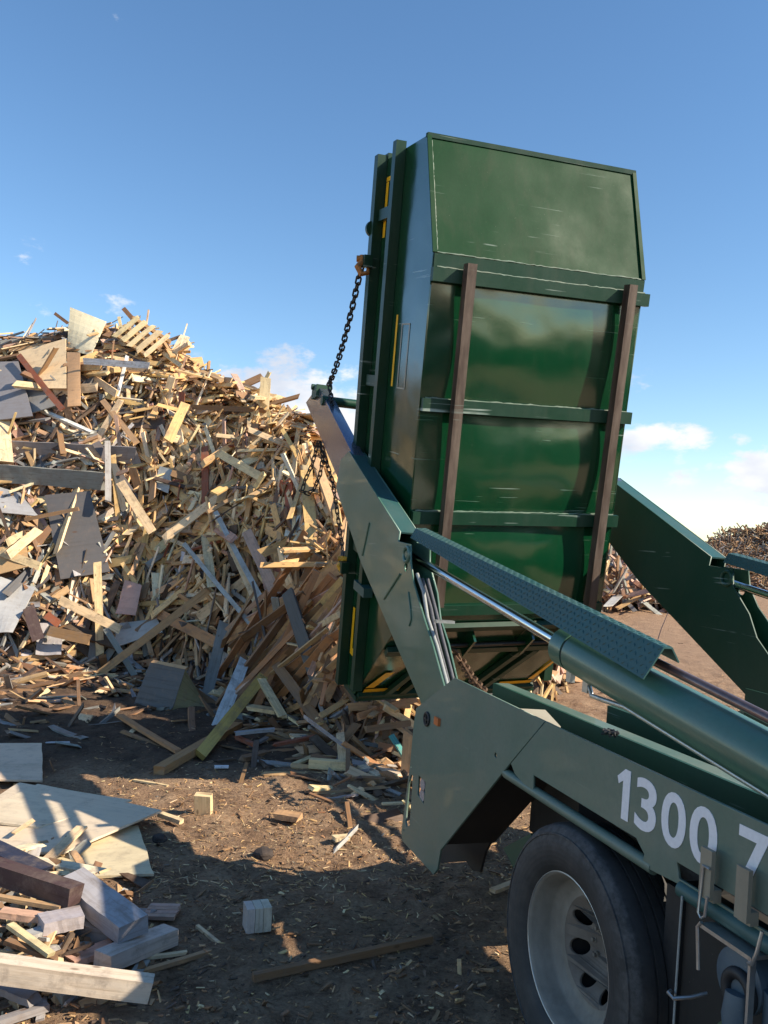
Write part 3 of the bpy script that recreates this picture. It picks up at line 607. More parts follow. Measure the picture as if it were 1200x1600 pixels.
featured('wood_plank', (560, 1198), (595, 1216), 15, 'cream', 'cream sawn block on the dirt below the bin', 'block', mode='ground', z=(.04, .04), th=.06, rough=.15)
featured('wood_plank', (590, 1200), (626, 1214), 13, 'cream', 'cream sawn block right behind its twin below the bin', 'block', mode='ground', z=(.04, .04), th=.06, rough=.15)
featured('wood_plank', (484, 1192), (548, 1197), 13, 'pale', 'pale block at the toe of the debris below the bin', 'block', mode='ground', z=(.06, .06), th=.08, rough=.15)
featured('wood_plank', (532, 1150), (536, 1192), 13, 'pale', 'pale upright offcut above the toe block', 'block', lift=.4, th=.06)
featured('wood_plank', (612, 1150), (640, 1195), 10, 'teal', 'teal striped board half hidden by the truck tail', 'board', mode='ground', z=(.25, .05), th=.02)
for (A, B, w, c, l) in [((545, 1105), (640, 1100), 12, 'tan', 'tan plank lying level right under the bin foot'), ((560, 1120), (650, 1092), 11, 'orange', 'reddish plank crossing under the bin foot'), ((480, 1100), (590, 1108), 9, 'brown', 'brown plank under the left corner of the bin'),
                        ((570, 1140), (640, 1130), 10, 'brown', 'brown plank second below the bin foot'), ((590, 1165), (640, 1175), 12, 'brown', 'stained brown plank beside the truck tail'), ((500, 1085), (450, 1110), 9, 'tan', 'tan plank left of the bin corner'),
                        ((855, 1050), (910, 1062), 9, 'tan', 'tan plank on the ground right of the bin foot'), ((850, 1062), (905, 1045), 7, 'brown', 'brown stick right of the bin foot'), ((600, 1105), (652, 1135), 10, 'pale', 'pale plank pointing at the truck tail')]:
    featured('wood_plank', A, B, w, c, l, lift=.5, lift2=.4, th=.05)
sheet('grey_board', [(-20, 800, .5), (60, 806, .5), (30, 770, .4), (-20, 752, .4)], 'lgrey', 'pale grey curved board left of the charcoal panel', warp=.03)
sheet('grey_board', [(-15, 900, .45), (45, 885, .45), (40, 850, .4), (-15, 858, .4)], 'tan', 'tan board piece under the broken battens at far left', warp=.02)
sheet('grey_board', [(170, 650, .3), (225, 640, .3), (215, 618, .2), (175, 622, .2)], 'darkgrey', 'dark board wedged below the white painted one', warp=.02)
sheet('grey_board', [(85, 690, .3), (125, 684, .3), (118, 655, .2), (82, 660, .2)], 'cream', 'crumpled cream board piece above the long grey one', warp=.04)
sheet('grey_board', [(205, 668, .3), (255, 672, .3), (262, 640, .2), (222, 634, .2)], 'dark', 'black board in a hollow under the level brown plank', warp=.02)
sheet('grey_board', [(240, 760, .35), (262, 770, .35), (270, 735, .3), (250, 728, .3)], 'lgrey', 'small light grey board beside the rust red upright plank', warp=.02)
sheet('grey_board', [(445, 838, .35), (482, 832, .35), (470, 805, .3), (447, 812, .3)], 'white', 'small whitish board on the golden slope near the chain', warp=.02)
# left foot of the heap: torn grey panels
sheet('torn_panel', [(-20, 990, .5), (20, 990, .5), (55, 915, .4), (-20, 895, .4)], 'lgrey', 'torn light grey fibre panel at the left foot of the heap', warp=.05)
sheet('torn_panel', [(55, 1020, .35), (95, 1025, .35), (100, 975, .3), (60, 975, .3)], 'lgrey', 'small torn pale panel beside the light grey fibre panel', warp=.05)
sheet('torn_panel', [(175, 1010, .4), (255, 990, .4), (245, 965, .3), (185, 975, .3)], 'lgrey', 'torn greyish panel behind the long slanting tan plank', warp=.04)
sheet('torn_panel', [(180, 958, .45), (212, 962, .45), (222, 915, .4), (195, 905, .4)], 'pink', 'pinkish brown broken panel above the torn greyish one', warp=.03)
featured('wood_plank', (45, 950), (60, 1000), 18, 'maroon', 'maroon box side at the left foot of the heap', lift=.55, th=.02)
featured('wood_plank', (72, 960), (92, 975), 12, 'red', 'bright red offcut at the left foot of the heap', lift=.6)
featured('wood_plank', (75, 985), (140, 1000), 16, 'brown', 'brown veneered board left of the pale upright plank', lift=.6)
featured('wood_plank', (95, 938), (190, 985), 14, 'pale', 'pale plank pointing down at the pale upright one', lift=.65)
featured('wood_plank', (0, 1034), (120, 1020), 9, 'tan', 'tan plank lying along the left foot of the heap', mode='heap', lift=.2)
featured('wood_plank', (60, 1058), (180, 1054), 7, 'pale', 'thin pale plank on the mud along the left foot', mode='ground', z=(.05, .05))
featured('wood_plank', (12, 868), (60, 828), 14, 'pale', 'pale broken batten crossing another at the far left', lift=.6)
featured('wood_plank', (0, 862), (62, 885), 13, 'pale', 'pale broken batten beneath the crossing one at far left', lift=.5)

# pallet on the crest
def pallet():
    c = heap_at(222, 528, .45); d = (CAM - c).normalized(); ux = (heap_at(262, 558, .45) - heap_at(190, 510, .45)).normalized(); n = (d + Vector((.2, 0, .25))).normalized()
    uy = n.cross(ux).normalized(); n = ux.cross(uy)
    root = empty('pallet', Matrix.Translation(c), 'broken wooden pallet with gaps between slats on the crest', 'pallet')
    for i in range(5):
        o = c + ux * (-.40 + .2 * i) + n * .05; k = WB(); k.board(o - uy * .30, o + uy * .30, ux, .12 if i % 2 else .1, .02, tint('pale'), 1)
        w = k.done('slat', origin=c, parent=root)
    for j in (-1, 0, 1):
        o = c + uy * (.24 * j); k = WB(); k.board(o - ux * .5, o + ux * .5, uy, .06, .07, tint('tan'), .6); k.done('bearer', origin=c, parent=root)
pallet()
# drawer-like box lying on the mud
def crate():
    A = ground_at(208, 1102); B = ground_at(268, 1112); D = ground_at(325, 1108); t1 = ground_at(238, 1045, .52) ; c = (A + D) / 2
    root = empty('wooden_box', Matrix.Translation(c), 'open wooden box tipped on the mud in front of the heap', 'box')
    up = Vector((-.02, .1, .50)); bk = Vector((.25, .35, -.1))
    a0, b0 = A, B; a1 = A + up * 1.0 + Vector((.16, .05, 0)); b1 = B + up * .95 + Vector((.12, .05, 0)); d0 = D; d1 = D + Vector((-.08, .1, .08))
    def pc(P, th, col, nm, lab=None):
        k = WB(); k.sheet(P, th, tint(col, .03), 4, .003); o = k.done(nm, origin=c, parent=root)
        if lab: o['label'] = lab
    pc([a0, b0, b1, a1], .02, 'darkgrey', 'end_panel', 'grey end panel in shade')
    pc([b0, d0, d1, b1], .02, 'olive', 'side_panel')
    pc([a1, b1, b1 + Vector((.03, .02, .03)), a1 + Vector((.03, .02, .03))], .03, 'tan', 'rim_strip')
    pc([a0 + bk, d0 + bk * .6, d1 + bk * .5, a1 + bk * .4], .02, 'brown', 'back_panel')
    pc([a0 + Vector((0, 0, .01)), b0 + Vector((0, 0, .01)), d0 + bk * .6, a0 + bk], .015, 'brown', 'bottom_panel')
crate()

# ------------------------------------------------------------------ foreground: plywood sheets, offcuts
def gsheet(name, pts, col, label, th=.015, warp=.008, zs=.03):
    k = WB(); P = [ground_at(x, y, zs if len(q) == 0 else q[0]) for x, y, *q in pts]; k.sheet(P, th, tint(col, .03), 10, warp); return tag(k.done(name, mat=M_PLY), label, 'plywood')
gsheet('plywood_sheet', [(-90, 1219, .06), (67, 1219, .06), (65, 1161, .11), (-90, 1160, .11)], 'ply', 'grey plywood sheet lying farthest back in the shade')
gsheet('plywood_sheet', [(-140, 1330, .055), (100, 1330, .09), (253, 1266, .10), (30, 1222, .06)], 'ply', 'large pale plywood sheet with pointed right corner')
gsheet('plywood_sheet', [(-60, 1280, .085), (60, 1292, .085), (206, 1250, .085), (60, 1224, .075)], 'ply', 'plywood sheet under the pointed one with its corner behind')
gsheet('plywood_sheet', [(90, 1368, .035), (240, 1367, .045), (217, 1288, .045), (80, 1310, .035)], 'ply', 'nearest plywood sheet lying on the dirt below the pointed one')
def fg(name, A, B, w, c, label, cat='plank', z=(.05, .05), th=.05, roll=0, rough=.3): return featured(name, A, B, w, c, label, cat, mode='ground', z=z, th=th, roll=roll, rough=rough)
fg('wood_beam', (-40, 1508), (236, 1545), 30, 'bone', 'thick cream beam nearest the camera at bottom left', 'beam', (.24, .12), .09)
fg('wood_beam', (112, 1378), (208, 1452), 48, 'lgrey', 'thick grey beam end with scuffs on the foreground offcuts', 'beam', (.22, .18), .09, roll=.1)
fg('wood_beam', (-30, 1352), (118, 1400), 27, 'maroon', 'maroon stained beam across the foreground offcuts', 'beam', (.30, .27), .10)
fg('wood_beam', (160, 1503), (266, 1460), 34, 'bone', 'cream weathered beam sticking out right of the offcuts', 'beam', (.10, .06), .08)
fg('wood_beam', (100, 1440), (190, 1460), 40, 'grey', 'dark grey short beam under the thick grey one', 'beam', (.10, .10), .07)
fg('wood_block', (64, 1445), (128, 1432), 42, 'lgrey', 'pale grey square block in the middle of the foreground offcuts', 'block', (.20, .20), .06)
fg('wood_plank', (-20, 1318), (68, 1360), 34, 'navy', 'navy painted board behind the maroon beam', 'board', (.26, .24), .02)
fg('wood_plank', (56, 1345), (152, 1362), 24, 'cream', 'torn cream plywood strip at the sheet edge', 'plywood', (.14, .10), .015, rough=1.2)
fg('wood_plank', (70, 1348), (128, 1292), 18, 'pale', 'pale splintered board lying over the pointed plywood sheet', 'board', (.13, .12), .015)
fg('wood_plank', (18, 1330), (58, 1320), 20, 'cream', 'cream broken board tip beside the navy board', 'board', (.22, .16), .02, rough=1.4)
fg('wood_plank', (10, 1470), (88, 1500), 12, 'brown', 'brown strip between block and cream beam', 'strip', (.22, .18), .02)
fg('wood_plank', (15, 1445), (80, 1492), 12, 'pale', 'narrow pale strip slanting over the offcuts', 'strip', (.25, .22), .02)
fg('wood_plank', (0, 1425), (74, 1435), 20, 'pink', 'pinkish splintered board under the maroon beam', 'board', (.22, .2), .03, rough=1.4)
fg('wood_plank', (-10, 1400), (95, 1418), 10, 'tan', 'thin tan strip with knot under the maroon beam', 'strip', (.24, .22), .02)
fg('wood_plank', (30, 1470), (75, 1455), 24, 'lgrey', 'light grey broken offcut left of the square block', 'offcut', (.17, .17), .04, rough=1.2)
fg('wood_plank', (110, 1500), (170, 1480), 34, 'pink', 'pinkish rough board beneath the cream weathered beam', 'board', (.09, .09), .03, rough=1.3)
fg('wood_plank', (0, 1540), (55, 1562), 26, 'grey', 'grey board tucked under the nearest cream beam', 'board', (.1, .08), .03, rough=1.2)
fg('wood_plank', (90, 1560), (125, 1545), 30, 'grey', 'dark chunk under the nearest cream beam', 'offcut', (.05, .05), .05)
fg('wood_plank', (-10, 1600), (75, 1572), 14, 'grey', 'grey blue batten at the bottom left corner', 'batten', (.05, .04), .03)
fg('wood_plank', (217, 1520), (330, 1486), 9, 'tan', 'long tan stick on the dirt right of the offcuts', 'stick', (.02, .02), .02, rough=.6)
fg('wood_plank', (213, 1497), (292, 1488), 7, 'pale', 'thin pale stick above the long tan one', 'stick', (.03, .03), .015, rough=.8)
fg('wood_plank', (308, 1447), (345, 1477), 6, 'pale', 'short pale stick lying alone on shaded dirt', 'stick', (.02, .02), .015)
fg('wood_plank', (395, 1527), (674, 1466), 11, 'brown', 'dark brown lath lying alone on the shaded dirt', 'lath', (.03, .03), .035, rough=.2)
fg('wood_plank', (250, 1272), (284, 1284), 10, 'pale', 'small pale offcut at the tip of the pointed sheet', 'offcut', (.04, .03), .03)
fg('wood_plank', (209, 1219), (262, 1228), 5, 'pale', 'thin pale stick on lit dirt behind the pointed sheet', 'stick', (.02, .02), .015)
fg('wood_plank', (432, 1272), (470, 1278), 24, 'tan', 'flat tan chunk half buried in the lit dirt', 'chunk', (.03, .03), .04, rough=.8)
fg('wood_plank', (335, 1198), (357, 1198), 9, 'white', 'tiny white chip at the edge of the shadow', 'chip', (.02, .02), .015)
fg('wood_plank', (522, 1310), (546, 1308), 14, 'pale', 'small pale chunk in the lit dirt near the truck', 'chunk', (.03, .03), .03, rough=.8)
fg('wood_plank', (770, 1392), (806, 1378), 12, 'pale', 'pale chip beside the tyre', 'chip', (.03, .03), .02)
fg('wood_plank', (552, 1243), (566, 1232), 9, 'pale', 'small pale peg in the lit dirt below the bin', 'peg', (.02, .06), .03)
fg('wood_plank', (597, 1256), (640, 1254), 7, 'pale', 'pale lath behind the truck tail plate', 'lath', (.02, .02), .015)
def solid_block(name, cpx, cpy, sx, sy, sz, rz, tilt, col, label, grooves=0):
    c = ground_at(cpx, cpy, .015); root_o = c + Vector((0, 0, sz / 2)); k = WB(); Rm = Matrix.Rotation(rz, 3, 'Z') @ Matrix.Rotation(tilt, 3, 'X')
    n = max(1, grooves)
    for i in range(n):
        o = Rm @ Vector(((i - (n - 1) / 2) * sx / n, 0, 0)); g = .94 if n > 1 else 1
        k.board(root_o + o - Rm @ Vector((0, 0, sz / 2)), root_o + o + Rm @ Vector((0, 0, sz / 2)), Rm @ Vector((1, 0, 0)), sx / n * g, sy, tint(col, .05), .06, 2)
    return tag(k.done(name, origin=c), label, 'block')
solid_block('wood_block', 401, 1450, .135, .11, .125, .35, 0, 'bone', 'pale ply cube alone on the shaded dirt', 3)
solid_block('wood_block', 317, 1272, .125, .06, .15, -.1, .2, 'pale', 'pale upright block on the lit dirt above the plywood corner')
k = WB()
c0 = ground_at(252, 1428, .02)
for i in range(4): k.board(c0 + Vector((-.08, -.06 + .042 * i, .01)), c0 + Vector((.09, -.065 + .042 * i, .015)), (0, 1, 0), .038, .02, tint('pink'), .5, 3)
tag(k.done('slatted_tile'), 'small grooved pinkish board piece near the grey beam', 'board')
# dark stone
def lump(name, px, py, r, mat, label, sq=.6):
    bm = bmesh.new(); bmesh.ops.create_icosphere(bm, subdivisions=3, radius=r); sd = random.random() * 99
    for v in bm.verts:
        v.co *= 1 + .35 * noise.noise(v.co / r * 1.2 + Vector((sd, 0, 0))); v.co.z *= sq
    me = bpy.data.meshes.new(name); bm.to_mesh(me); bm.free(); o = link(name, me, mat); o.location = ground_at(px, py, r * sq * .4); return tag(o, label, 'stone')
M_STONE = simple('dark_clod', (0.05, 0.036, 0.03), .9, 0, .4, 18, .8)
lump('dirt_clod', 412, 1334, .065, M_STONE, 'dark clod casting a shadow in the lit dirt'); lump('dirt_clod', 250, 1310, .05, M_STONE, 'dark clod beside the nearest plywood sheet')
lump('log_end', 548, 1143, .11, M_STONE, 'round dark log end in debris below the bin', .9)

# splinters, chips and crumbs on the dirt
wb = WB()
for i in range(13000):
    px = random.uniform(-60, 1260); py = 1000 + 640 * random.random() ** .8; p = ground_at(px, py)
    if p.y > 26 or (p.y > 10.5 and p.x < 2): continue
    lit = .5 + .9 * noise.noise(Vector((p.x * 1.3, p.y * 1.3, 0)))
    if random.random() > .30 + lit * .8: continue
    p.z = gz(p.x, p.y) + .003; a = Vector((random.gauss(0, 1), random.gauss(0, 1), random.gauss(0, .25))).normalized(); L = min(.12, random.lognormvariate(-3.95, .6)); w = min(.02, L * random.uniform(.10, .5))
    cn = random.choices(['tan', 'brown', 'pale', 'golden', 'dark', 'grey', 'orange'], [24, 40, 5, 4, 26, 1, 8])[0]
    wb.board(p - a * L / 2, p + a * L / 2, a.cross(Vector((random.gauss(0, .3), 0, 1))), w, min(.007, w * .4), tint(cn, .3), .9, 1, random.random() < .5)
for i in range(4000):
    px = random.uniform(150, 900); py = random.gauss(1290, 75); p = ground_at(px, py)
    if py < 1150 or p.y < 3: continue
    p.z = gz(p.x, p.y) + .003; a = Vector((random.gauss(0, 1), random.gauss(0, 1), random.gauss(0, .25))).normalized(); L = random.uniform(.012, .06)
    wb.board(p - a * L / 2, p + a * L / 2, a.cross(Vector((random.gauss(0, .5), 0, 1))), random.uniform(.002, .007), .003, tint(random.choice(['tan', 'brown', 'pale', 'tan', 'golden', 'dark']), .3), .9, 1)
tag(wb.done('wood_chips'), 'wood chips and splinters trodden into the dirt', 'wood chips', kind='stuff')
wb = WB()
for i in range(900):
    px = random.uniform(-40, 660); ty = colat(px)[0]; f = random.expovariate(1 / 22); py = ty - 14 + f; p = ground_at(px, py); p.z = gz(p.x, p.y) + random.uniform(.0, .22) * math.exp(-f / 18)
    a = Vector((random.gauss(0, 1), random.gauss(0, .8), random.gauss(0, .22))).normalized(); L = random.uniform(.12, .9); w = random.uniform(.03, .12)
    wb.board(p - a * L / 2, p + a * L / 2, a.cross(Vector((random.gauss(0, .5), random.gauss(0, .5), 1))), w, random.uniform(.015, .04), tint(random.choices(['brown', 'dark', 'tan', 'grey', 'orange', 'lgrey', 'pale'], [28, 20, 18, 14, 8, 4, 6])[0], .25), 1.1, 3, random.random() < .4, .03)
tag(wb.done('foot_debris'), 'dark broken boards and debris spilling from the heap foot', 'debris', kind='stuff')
wb = WB()
for i in range(900):      # loose trash wood around the foreground offcuts and the heap foot
    m = random.random()
    if m < .6: px, py = random.gauss(75, 62), random.gauss(1455, 55); z = max(.0, .17 - abs(px - 60) * .0012 - max(0, py - 1500) * .002)
    else: px, py = random.uniform(-20, 660), 0; ty = colat(px)[0]; py = ty + random.expovariate(1 / 28) - 12; z = .03
    if py > 1640 or px > 230 and m < .6: continue
    p = ground_at(px, py, z * random.random()); p.z = max(p.z, gz(p.x, p.y) + .01); a = Vector((random.gauss(0, 1), random.gauss(0, 1), random.gauss(0, .3))).normalized()
    L = random.uniform(.05, .28) if m < .6 else random.uniform(.08, .5); w = random.uniform(.01, .07) if m < .6 else random.uniform(.02, .07)
    wb.board(p - a * L / 2, p + a * L / 2, a.cross(Vector((random.gauss(0, .4), random.gauss(0, .4), 1))), w, random.uniform(.006, .025), tint(random.choice(['tan', 'brown', 'grey', 'brown', 'pale', 'tan', 'lgrey', 'dark'])), 1.2, 2, random.random() < .5)
tag(wb.done('wood_scraps'), 'loose scraps and splinters around the offcuts and heap foot', 'wood scraps', kind='stuff')

# far timber heaps on the right
def far_heap(name, x0, x1, y0, depth, hmax, n, L0, L1, cols, label, ybase=0.75):
    wb = WB(); cx = (x0 + x1) / 2
    def hh(x, t): k = 1 - abs((x - cx) / ((x1 - x0) / 2)) ** 2.6; return max(.05, hmax * k * (1 + .25 * noise.noise(Vector((x * .45, t * 3, 4)))) * math.sin(min(1, t) * math.pi / 2))
    for i in range(n):
        x = random.uniform(x0, x1); t = random.random(); p = Vector((x, y0 + depth * t, ybase + hh(x, t))); L = random.uniform(L0, L1)
        a = Vector((random.gauss(0, 1), random.gauss(-.2, .5), random.gauss(0, .55))).normalized()
        wb.board(p - a * L / 2, p + a * L / 2, a.orthogonal() + Vector((0, -.3, .3)), random.uniform(.02, .05) if 'brush' in name else random.uniform(.06, .16), .04, tint(random.choices(*cols)[0]), .8, 2)
    tag(wb.done(name), label, 'timber heap', kind='stuff')
    xs_ = [x0 + (x1 - x0) * i / 30 for i in range(31)]; ts = [i / 10 for i in range(11)] + [1.6]
    vv = [(x, y0 + depth * t, ybase - .15 + (hh(x, t) if t <= 1 else 0)) for t in ts for x in xs_]; ff = [(j * 31 + i, j * 31 + i + 1, (j + 1) * 31 + i + 1, (j + 1) * 31 + i) for j in range(11) for i in range(30)]
    me = bpy.data.meshes.new('debris_core'); me.from_pydata(vv, [], ff); tag(link('debris_core', me, M_CORE2), 'dark core of ' + label, 'debris', kind='stuff')
M_CORE2 = simple('brown_far_debris', (0.16, 0.115, 0.085), 0.9, 0, 0.5, 3, 0.8)
far_heap('far_timber_heap', 4.8, 9.6, 24, 5, 1.5, 1300, .5, 2.2, (['grey', 'pink', 'tan', 'brown', 'pale', 'lgrey'], [12, 10, 10, 12, 6, 6]), 'low greyish timber heap seen between bin and far arm')
far_heap('far_brush_heap', 11.0, 42, 33, 7, 3.3, 13000, .3, 1.0, (['brown', 'grey', 'tan', 'dark'], [28, 14, 10, 10]), 'tall brown brushwood heap on the right skyline')
featured('wood_beam', (948, 893), (1005, 932), 11, 'tan', 'tan beam lying at the foot of the low far heap', 'beam', mode='ground', z=(.9, .8), th=.15)
k = WB(); P = [ground_at(x, y, z) for x, y, z in ((943, 946, .72), (958, 945, .72), (984, 920, .95), (970, 919, .95))]; k.sheet(P, .03, PAL['lgrey'], 3, .01); tag(k.done('pale_board'), 'pale grey board lying right of the bin before the far heap', 'board')
tw = MB(); a = ground_at(1026, 1005, 0); tw.tube([a, a + Vector((.1, 0, .35)), a + Vector((.28, .02, .8)), a + Vector((.33, .02, .95))], [.012, .01, .008, .004], 6); tag(tw.done('dry_twig', M_PIPE), 'thin dry twig standing in the dirt before the far arm', 'twig')

# ------------------------------------------------------------------ the bin (own axes: X toward truck, Z along the length; Z=0 where floor meets upper slope)
BR = Matrix(((0.9795011994, -0.0185335491, 0.2005839173, -2.575733), (0.0313595167, 0.9976477257, -0.0609556898, 1.0530255), (-0.1989823637, 0.0659963860, 0.9777783471, 4.2175466), (0, 0, 0, 1)))
BM = TM @ BR; BO = Vector((-.6, 0, -3.76))
binr = empty('skip_bin', BM @ Matrix.Translation(BO), 'dark green steel skip bin tipped upright behind the truck, emptying timber', 'skip bin')
hw = .9; RX = -1.25; ZT = .85; ZB = -3.74
def b_(mb, name, mat, bevel=0.0, parent=None): return mb.done(name, mat, parent or binr, bevel=bevel, off=BO)
prof = [(RX, ZT), (-.31, ZT), (0, 0), (0, -2.75), (-.95, ZB), (RX, ZB)]
for nm, y0 in (('side_panel', -hw), ('side_panel', hw - .012)):
    plate(nm, prof, [], y0, .012, M_BIN, binr, 0.001, off=BO)
def sub_panel(p0, p1, name, mat, th=-.01, n=14):
    # pressed sheet with shallow dents
    bm = bmesh.new(); a = Vector((p0[0], 0, p0[1])); b = Vector((p1[0], 0, p1[1])); d = (b - a); nr = Vector((-d.z, 0, d.x)).normalized()
    if nr.x < 0: nr = -nr
    g = []
    for j in range(n * 3 + 1):
        row = []
        for i in range(n * 2 + 1):
            u, v = i / (n * 2), j / (n * 3); y = -hw + .012 + u * (2 * hw - .024); q = a.lerp(b, v)
            e = min(1, 8 * u * (1 - u)) * min(1, 8 * v * (1 - v)); dn = .016 * e * noise.noise(Vector((y * 1.7, v * d.length * 1.7, 2.2)))
            for z0, z1 in ((-.20, -1.03), (-1.125, -1.875), (-1.97, -2.62)):   # each bay between cross members has buckled outward
                if name == 'floor_panel' and z1 <= q.z <= z0: kz = (z0 - q.z) / (z0 - z1); dn += .030 * math.sin(math.pi * kz) * min(1, 5 * u * (1 - u)) * (1 + .5 * noise.noise(Vector((y * 1.3, z0, 5))))
            row.append(bm.verts.new((q.x + nr.x * dn, y, q.z + nr.z * dn)))
        g.append(row)
    for j in range(n * 3):
        for i in range(n * 2): bm.faces.new([g[j][i], g[j][i + 1], g[j + 1][i + 1], g[j + 1][i]]).smooth = True
    bmesh.ops.recalc_face_normals(bm, faces=bm.faces); me = bpy.data.meshes.new(name); bm.to_mesh(me); bm.free(); me.transform(Matrix.Translation(-BO)); return link(name, me, mat, binr)
sub_panel((0, 0), (0, -2.75), 'floor_panel', M_BIN, n=24)
sub_panel((-.31, ZT), (0, 0), 'front_slope', M_BINSLOPE)
sub_panel((0, -2.75), (-.95, ZB), 'rear_slope', M_BIN)
b_(MB().box(RX, -.31, -hw + .012, hw - .012, ZT - .01, ZT), 'front_wall', M_BIN)
b_(MB().box(RX, -.95, -hw + .012, hw - .012, ZB, ZB + .01), 'rear_lip', M_BIN)
# upper slope border lips and weld strips
for y0, y1 in ((-hw - .004, -hw + .03), (hw - .03, hw + .004)): b_(MB().strip([(-.312, ZT + .012), (.004, .0)], y0, y1, .012), 'edge_strip', M_BINSLOPE)
b_(MB().box(-.34, -.296, -hw, hw, ZT - .012, ZT + .022), 'top_edge_strip', M_BINRIM, .003)
# cross members over the floor
for zz, h_, pr, ex in ((-.105, .095, .055, .035), (-1.03, .095, .05, .02), (-1.875, .095, .05, .02)):
    b_(MB().box(.006, pr, -hw - ex + .03, hw + ex, zz - h_, zz), 'cross_member', M_BINRIM, .004)
b_(MB().box(.004, .016, -hw + .01, hw - .004, -.10, -.004), 'bend_strip', M_BINRIM, .002)
b_(MB().box(.004, .03, -hw + .04, hw - .01, -2.70, -2.62), 'lower_ledge', M_BINRIM, .003)
def bead(p, q, n=60):
    m = MB(); P = []; Rr = []
    for i in range(n + 1): P.append(Vector(p).lerp(Vector(q), i / n) + Vector((random.uniform(-.002, .002), 0, random.uniform(-.003, .003)))); Rr.append(random.uniform(.003, .008))
    m.tube(P, Rr, 6); return b_(m, 'weld_seam', M_WELD)
bead((.004, -hw + .02, .004), (.004, hw - .02, .004)); bead((-.30, -hw + .034, ZT - .03), (.0, -hw + .034, .02)); bead((.03, -hw + .03, -.098), (.03, hw, -.098))
for zz in (-1.028, -1.872): bead((.012, -hw + .04, zz), (.012, hw - .01, zz))
# rusty skid rails
for y in (-.64, .72):
    r_ = MB(); r_.box(.058, .135, y - .036, y + .036, -2.66 if y > 0 else -2.60, -.06)
    b_(r_, 'skid_rail', M_RUST, .006)
# rim ribs down each side and the rim itself
for sg in (-1, 1):
    y0, y1 = sorted((sg * (hw + .002), sg * (hw + .085)))
    b_(MB().box(RX - .02, RX + .07, y0, y1, ZB, ZT + .03), 'rim_rail', M_BINRIM, .006)
    b_(MB().box(-.82, -.74, y0, y1, ZB + .12, ZT + .05), 'side_rail', M_BINRIM, .006)
    for zz in (-1.0, -2.45, .35): b_(MB().box(RX + .10, -.80, *sorted((sg * (hw + .002), sg * (hw + .05))), zz, zz + .09), 'rail_brace', M_BINRIM, .003)
b_(MB().box(RX - .02, RX + .08, -hw, hw, ZT + .002, ZT + .05), 'rim_rail', M_BINRIM, .004)
b_(MB().box(RX - .02, -.9, -hw, hw, ZB - .045, ZB - .002), 'rear_sill', M_BINRIM, .004)
# rear slope ribs, hook bar and brackets
def on_slope(s, off): d = Vector((-.95, 0, ZB + 2.75)); n_ = Vector((-d.z, 0, d.x)).normalized(); n_ = n_ if n_.x > 0 else -n_; p = Vector((0, 0, -2.75)) + d * s + n_ * off; return p
def slope_bar(y0, y1, s0, s1, off0, off1, name, mat, skew=0.0, bev=.003):
    p = [on_slope(s0, off0), on_slope(s1, off0), on_slope(s1, off1), on_slope(s0, off1)]
    m = MB(); m.hexa([(p[0].x, y0, p[0].z), (p[1].x, y0 + skew, p[1].z), (p[1].x, y1 + skew, p[1].z), (p[0].x, y1, p[0].z), (p[3].x, y0, p[3].z), (p[2].x, y0 + skew, p[2].z), (p[2].x, y1 + skew, p[2].z), (p[3].x, y1, p[3].z)])
    return b_(m, name, mat, bev)
for y, sk in ((-.44, -.2), (-.30, -.2), (.36, -.2), (.5, -.2)): slope_bar(y, y + .06, .38, .96, .008, .05, 'slope_rib', M_BINRIM, sk)
slope_bar(-hw + .02, hw - .02, .30, .36, .008, .055, 'slope_beam', M_BINRIM)
slope_bar(-hw + .02, hw - .02, .95, 1.0, .008, .05, 'slope_beam', M_BINRIM)
slope_bar(-hw + .02, hw - .02, .02, .07, .008, .05, 'slope_beam', M_BINRIM)
for y in (-.62, -.25, .28, .62): slope_bar(y, y + .02, .09, .29, .008, .13, 'hook_bracket', M_BIN)
p = on_slope(.19, .09); b_(MB().tube([(p.x, -.75, p.z), (p.x, .78, p.z)], .018, 12), 'hook_bar', M_CHAIN)
# yellow reflective marks
def mark_slope(pts, name='yellow_mark'):
    m = MB(); v = []
    P = [on_slope(s, .014) for y, s in pts]; vs_ = [m.bm.verts.new((p.x, y, p.z)) for p, (y, s) in zip(P, pts)]; m.bm.faces.new(vs_); return b_(m, name, M_YEL)
mark_slope([(-.84, .90), (-.84, .95), (-.50, .95), (-.50, .90)]); mark_slope([(-.84, .88), (-.76, .88), (-.66, .66), (-.74, .66)])
mark_slope([(.84, .90), (.84, .945), (.50, .945), (.50, .90)]); mark_slope([(.84, .88), (.78, .88), (.86, .60), (.885, .62)])
ym = -hw - .004
def mark_side(x0, x1, z0, z1, skew=0, y=ym): m = MB(); m.bm.faces.new([m.bm.verts.new(q) for q in ((x0, y, z0), (x1, y, z0), (x1 + skew, y, z1), (x0 + skew, y, z1))]); return b_(m, 'yellow_mark', M_YEL)
mark_side(-.64, -.60, -.98, -.42)
mark_side(-1.15, -1.09, .22, .66); mark_side(-1.15, -1.0, .665, .70)
mark_side(-1.15, -1.09, -3.35, -2.98); mark_side(-1.15, -1.02, -3.42, -3.35, -.0)
m = MB(); w_ = .006
for (x0, x1, z0, z1) in ((-.50, -.485, -.98, -.5), (-.34, -.325, -.98, -.5), (-.50, -.325, -.99, -.98), (-.50, -.325, -.5, -.49)): m.bm.faces.new([m.bm.verts.new(q) for q in ((x0, ym, z0), (x1, ym, z0), (x1, ym, z1), (x0, ym, z1))])
b_(m, 'worn_sticker_outline', M_BEIGE)
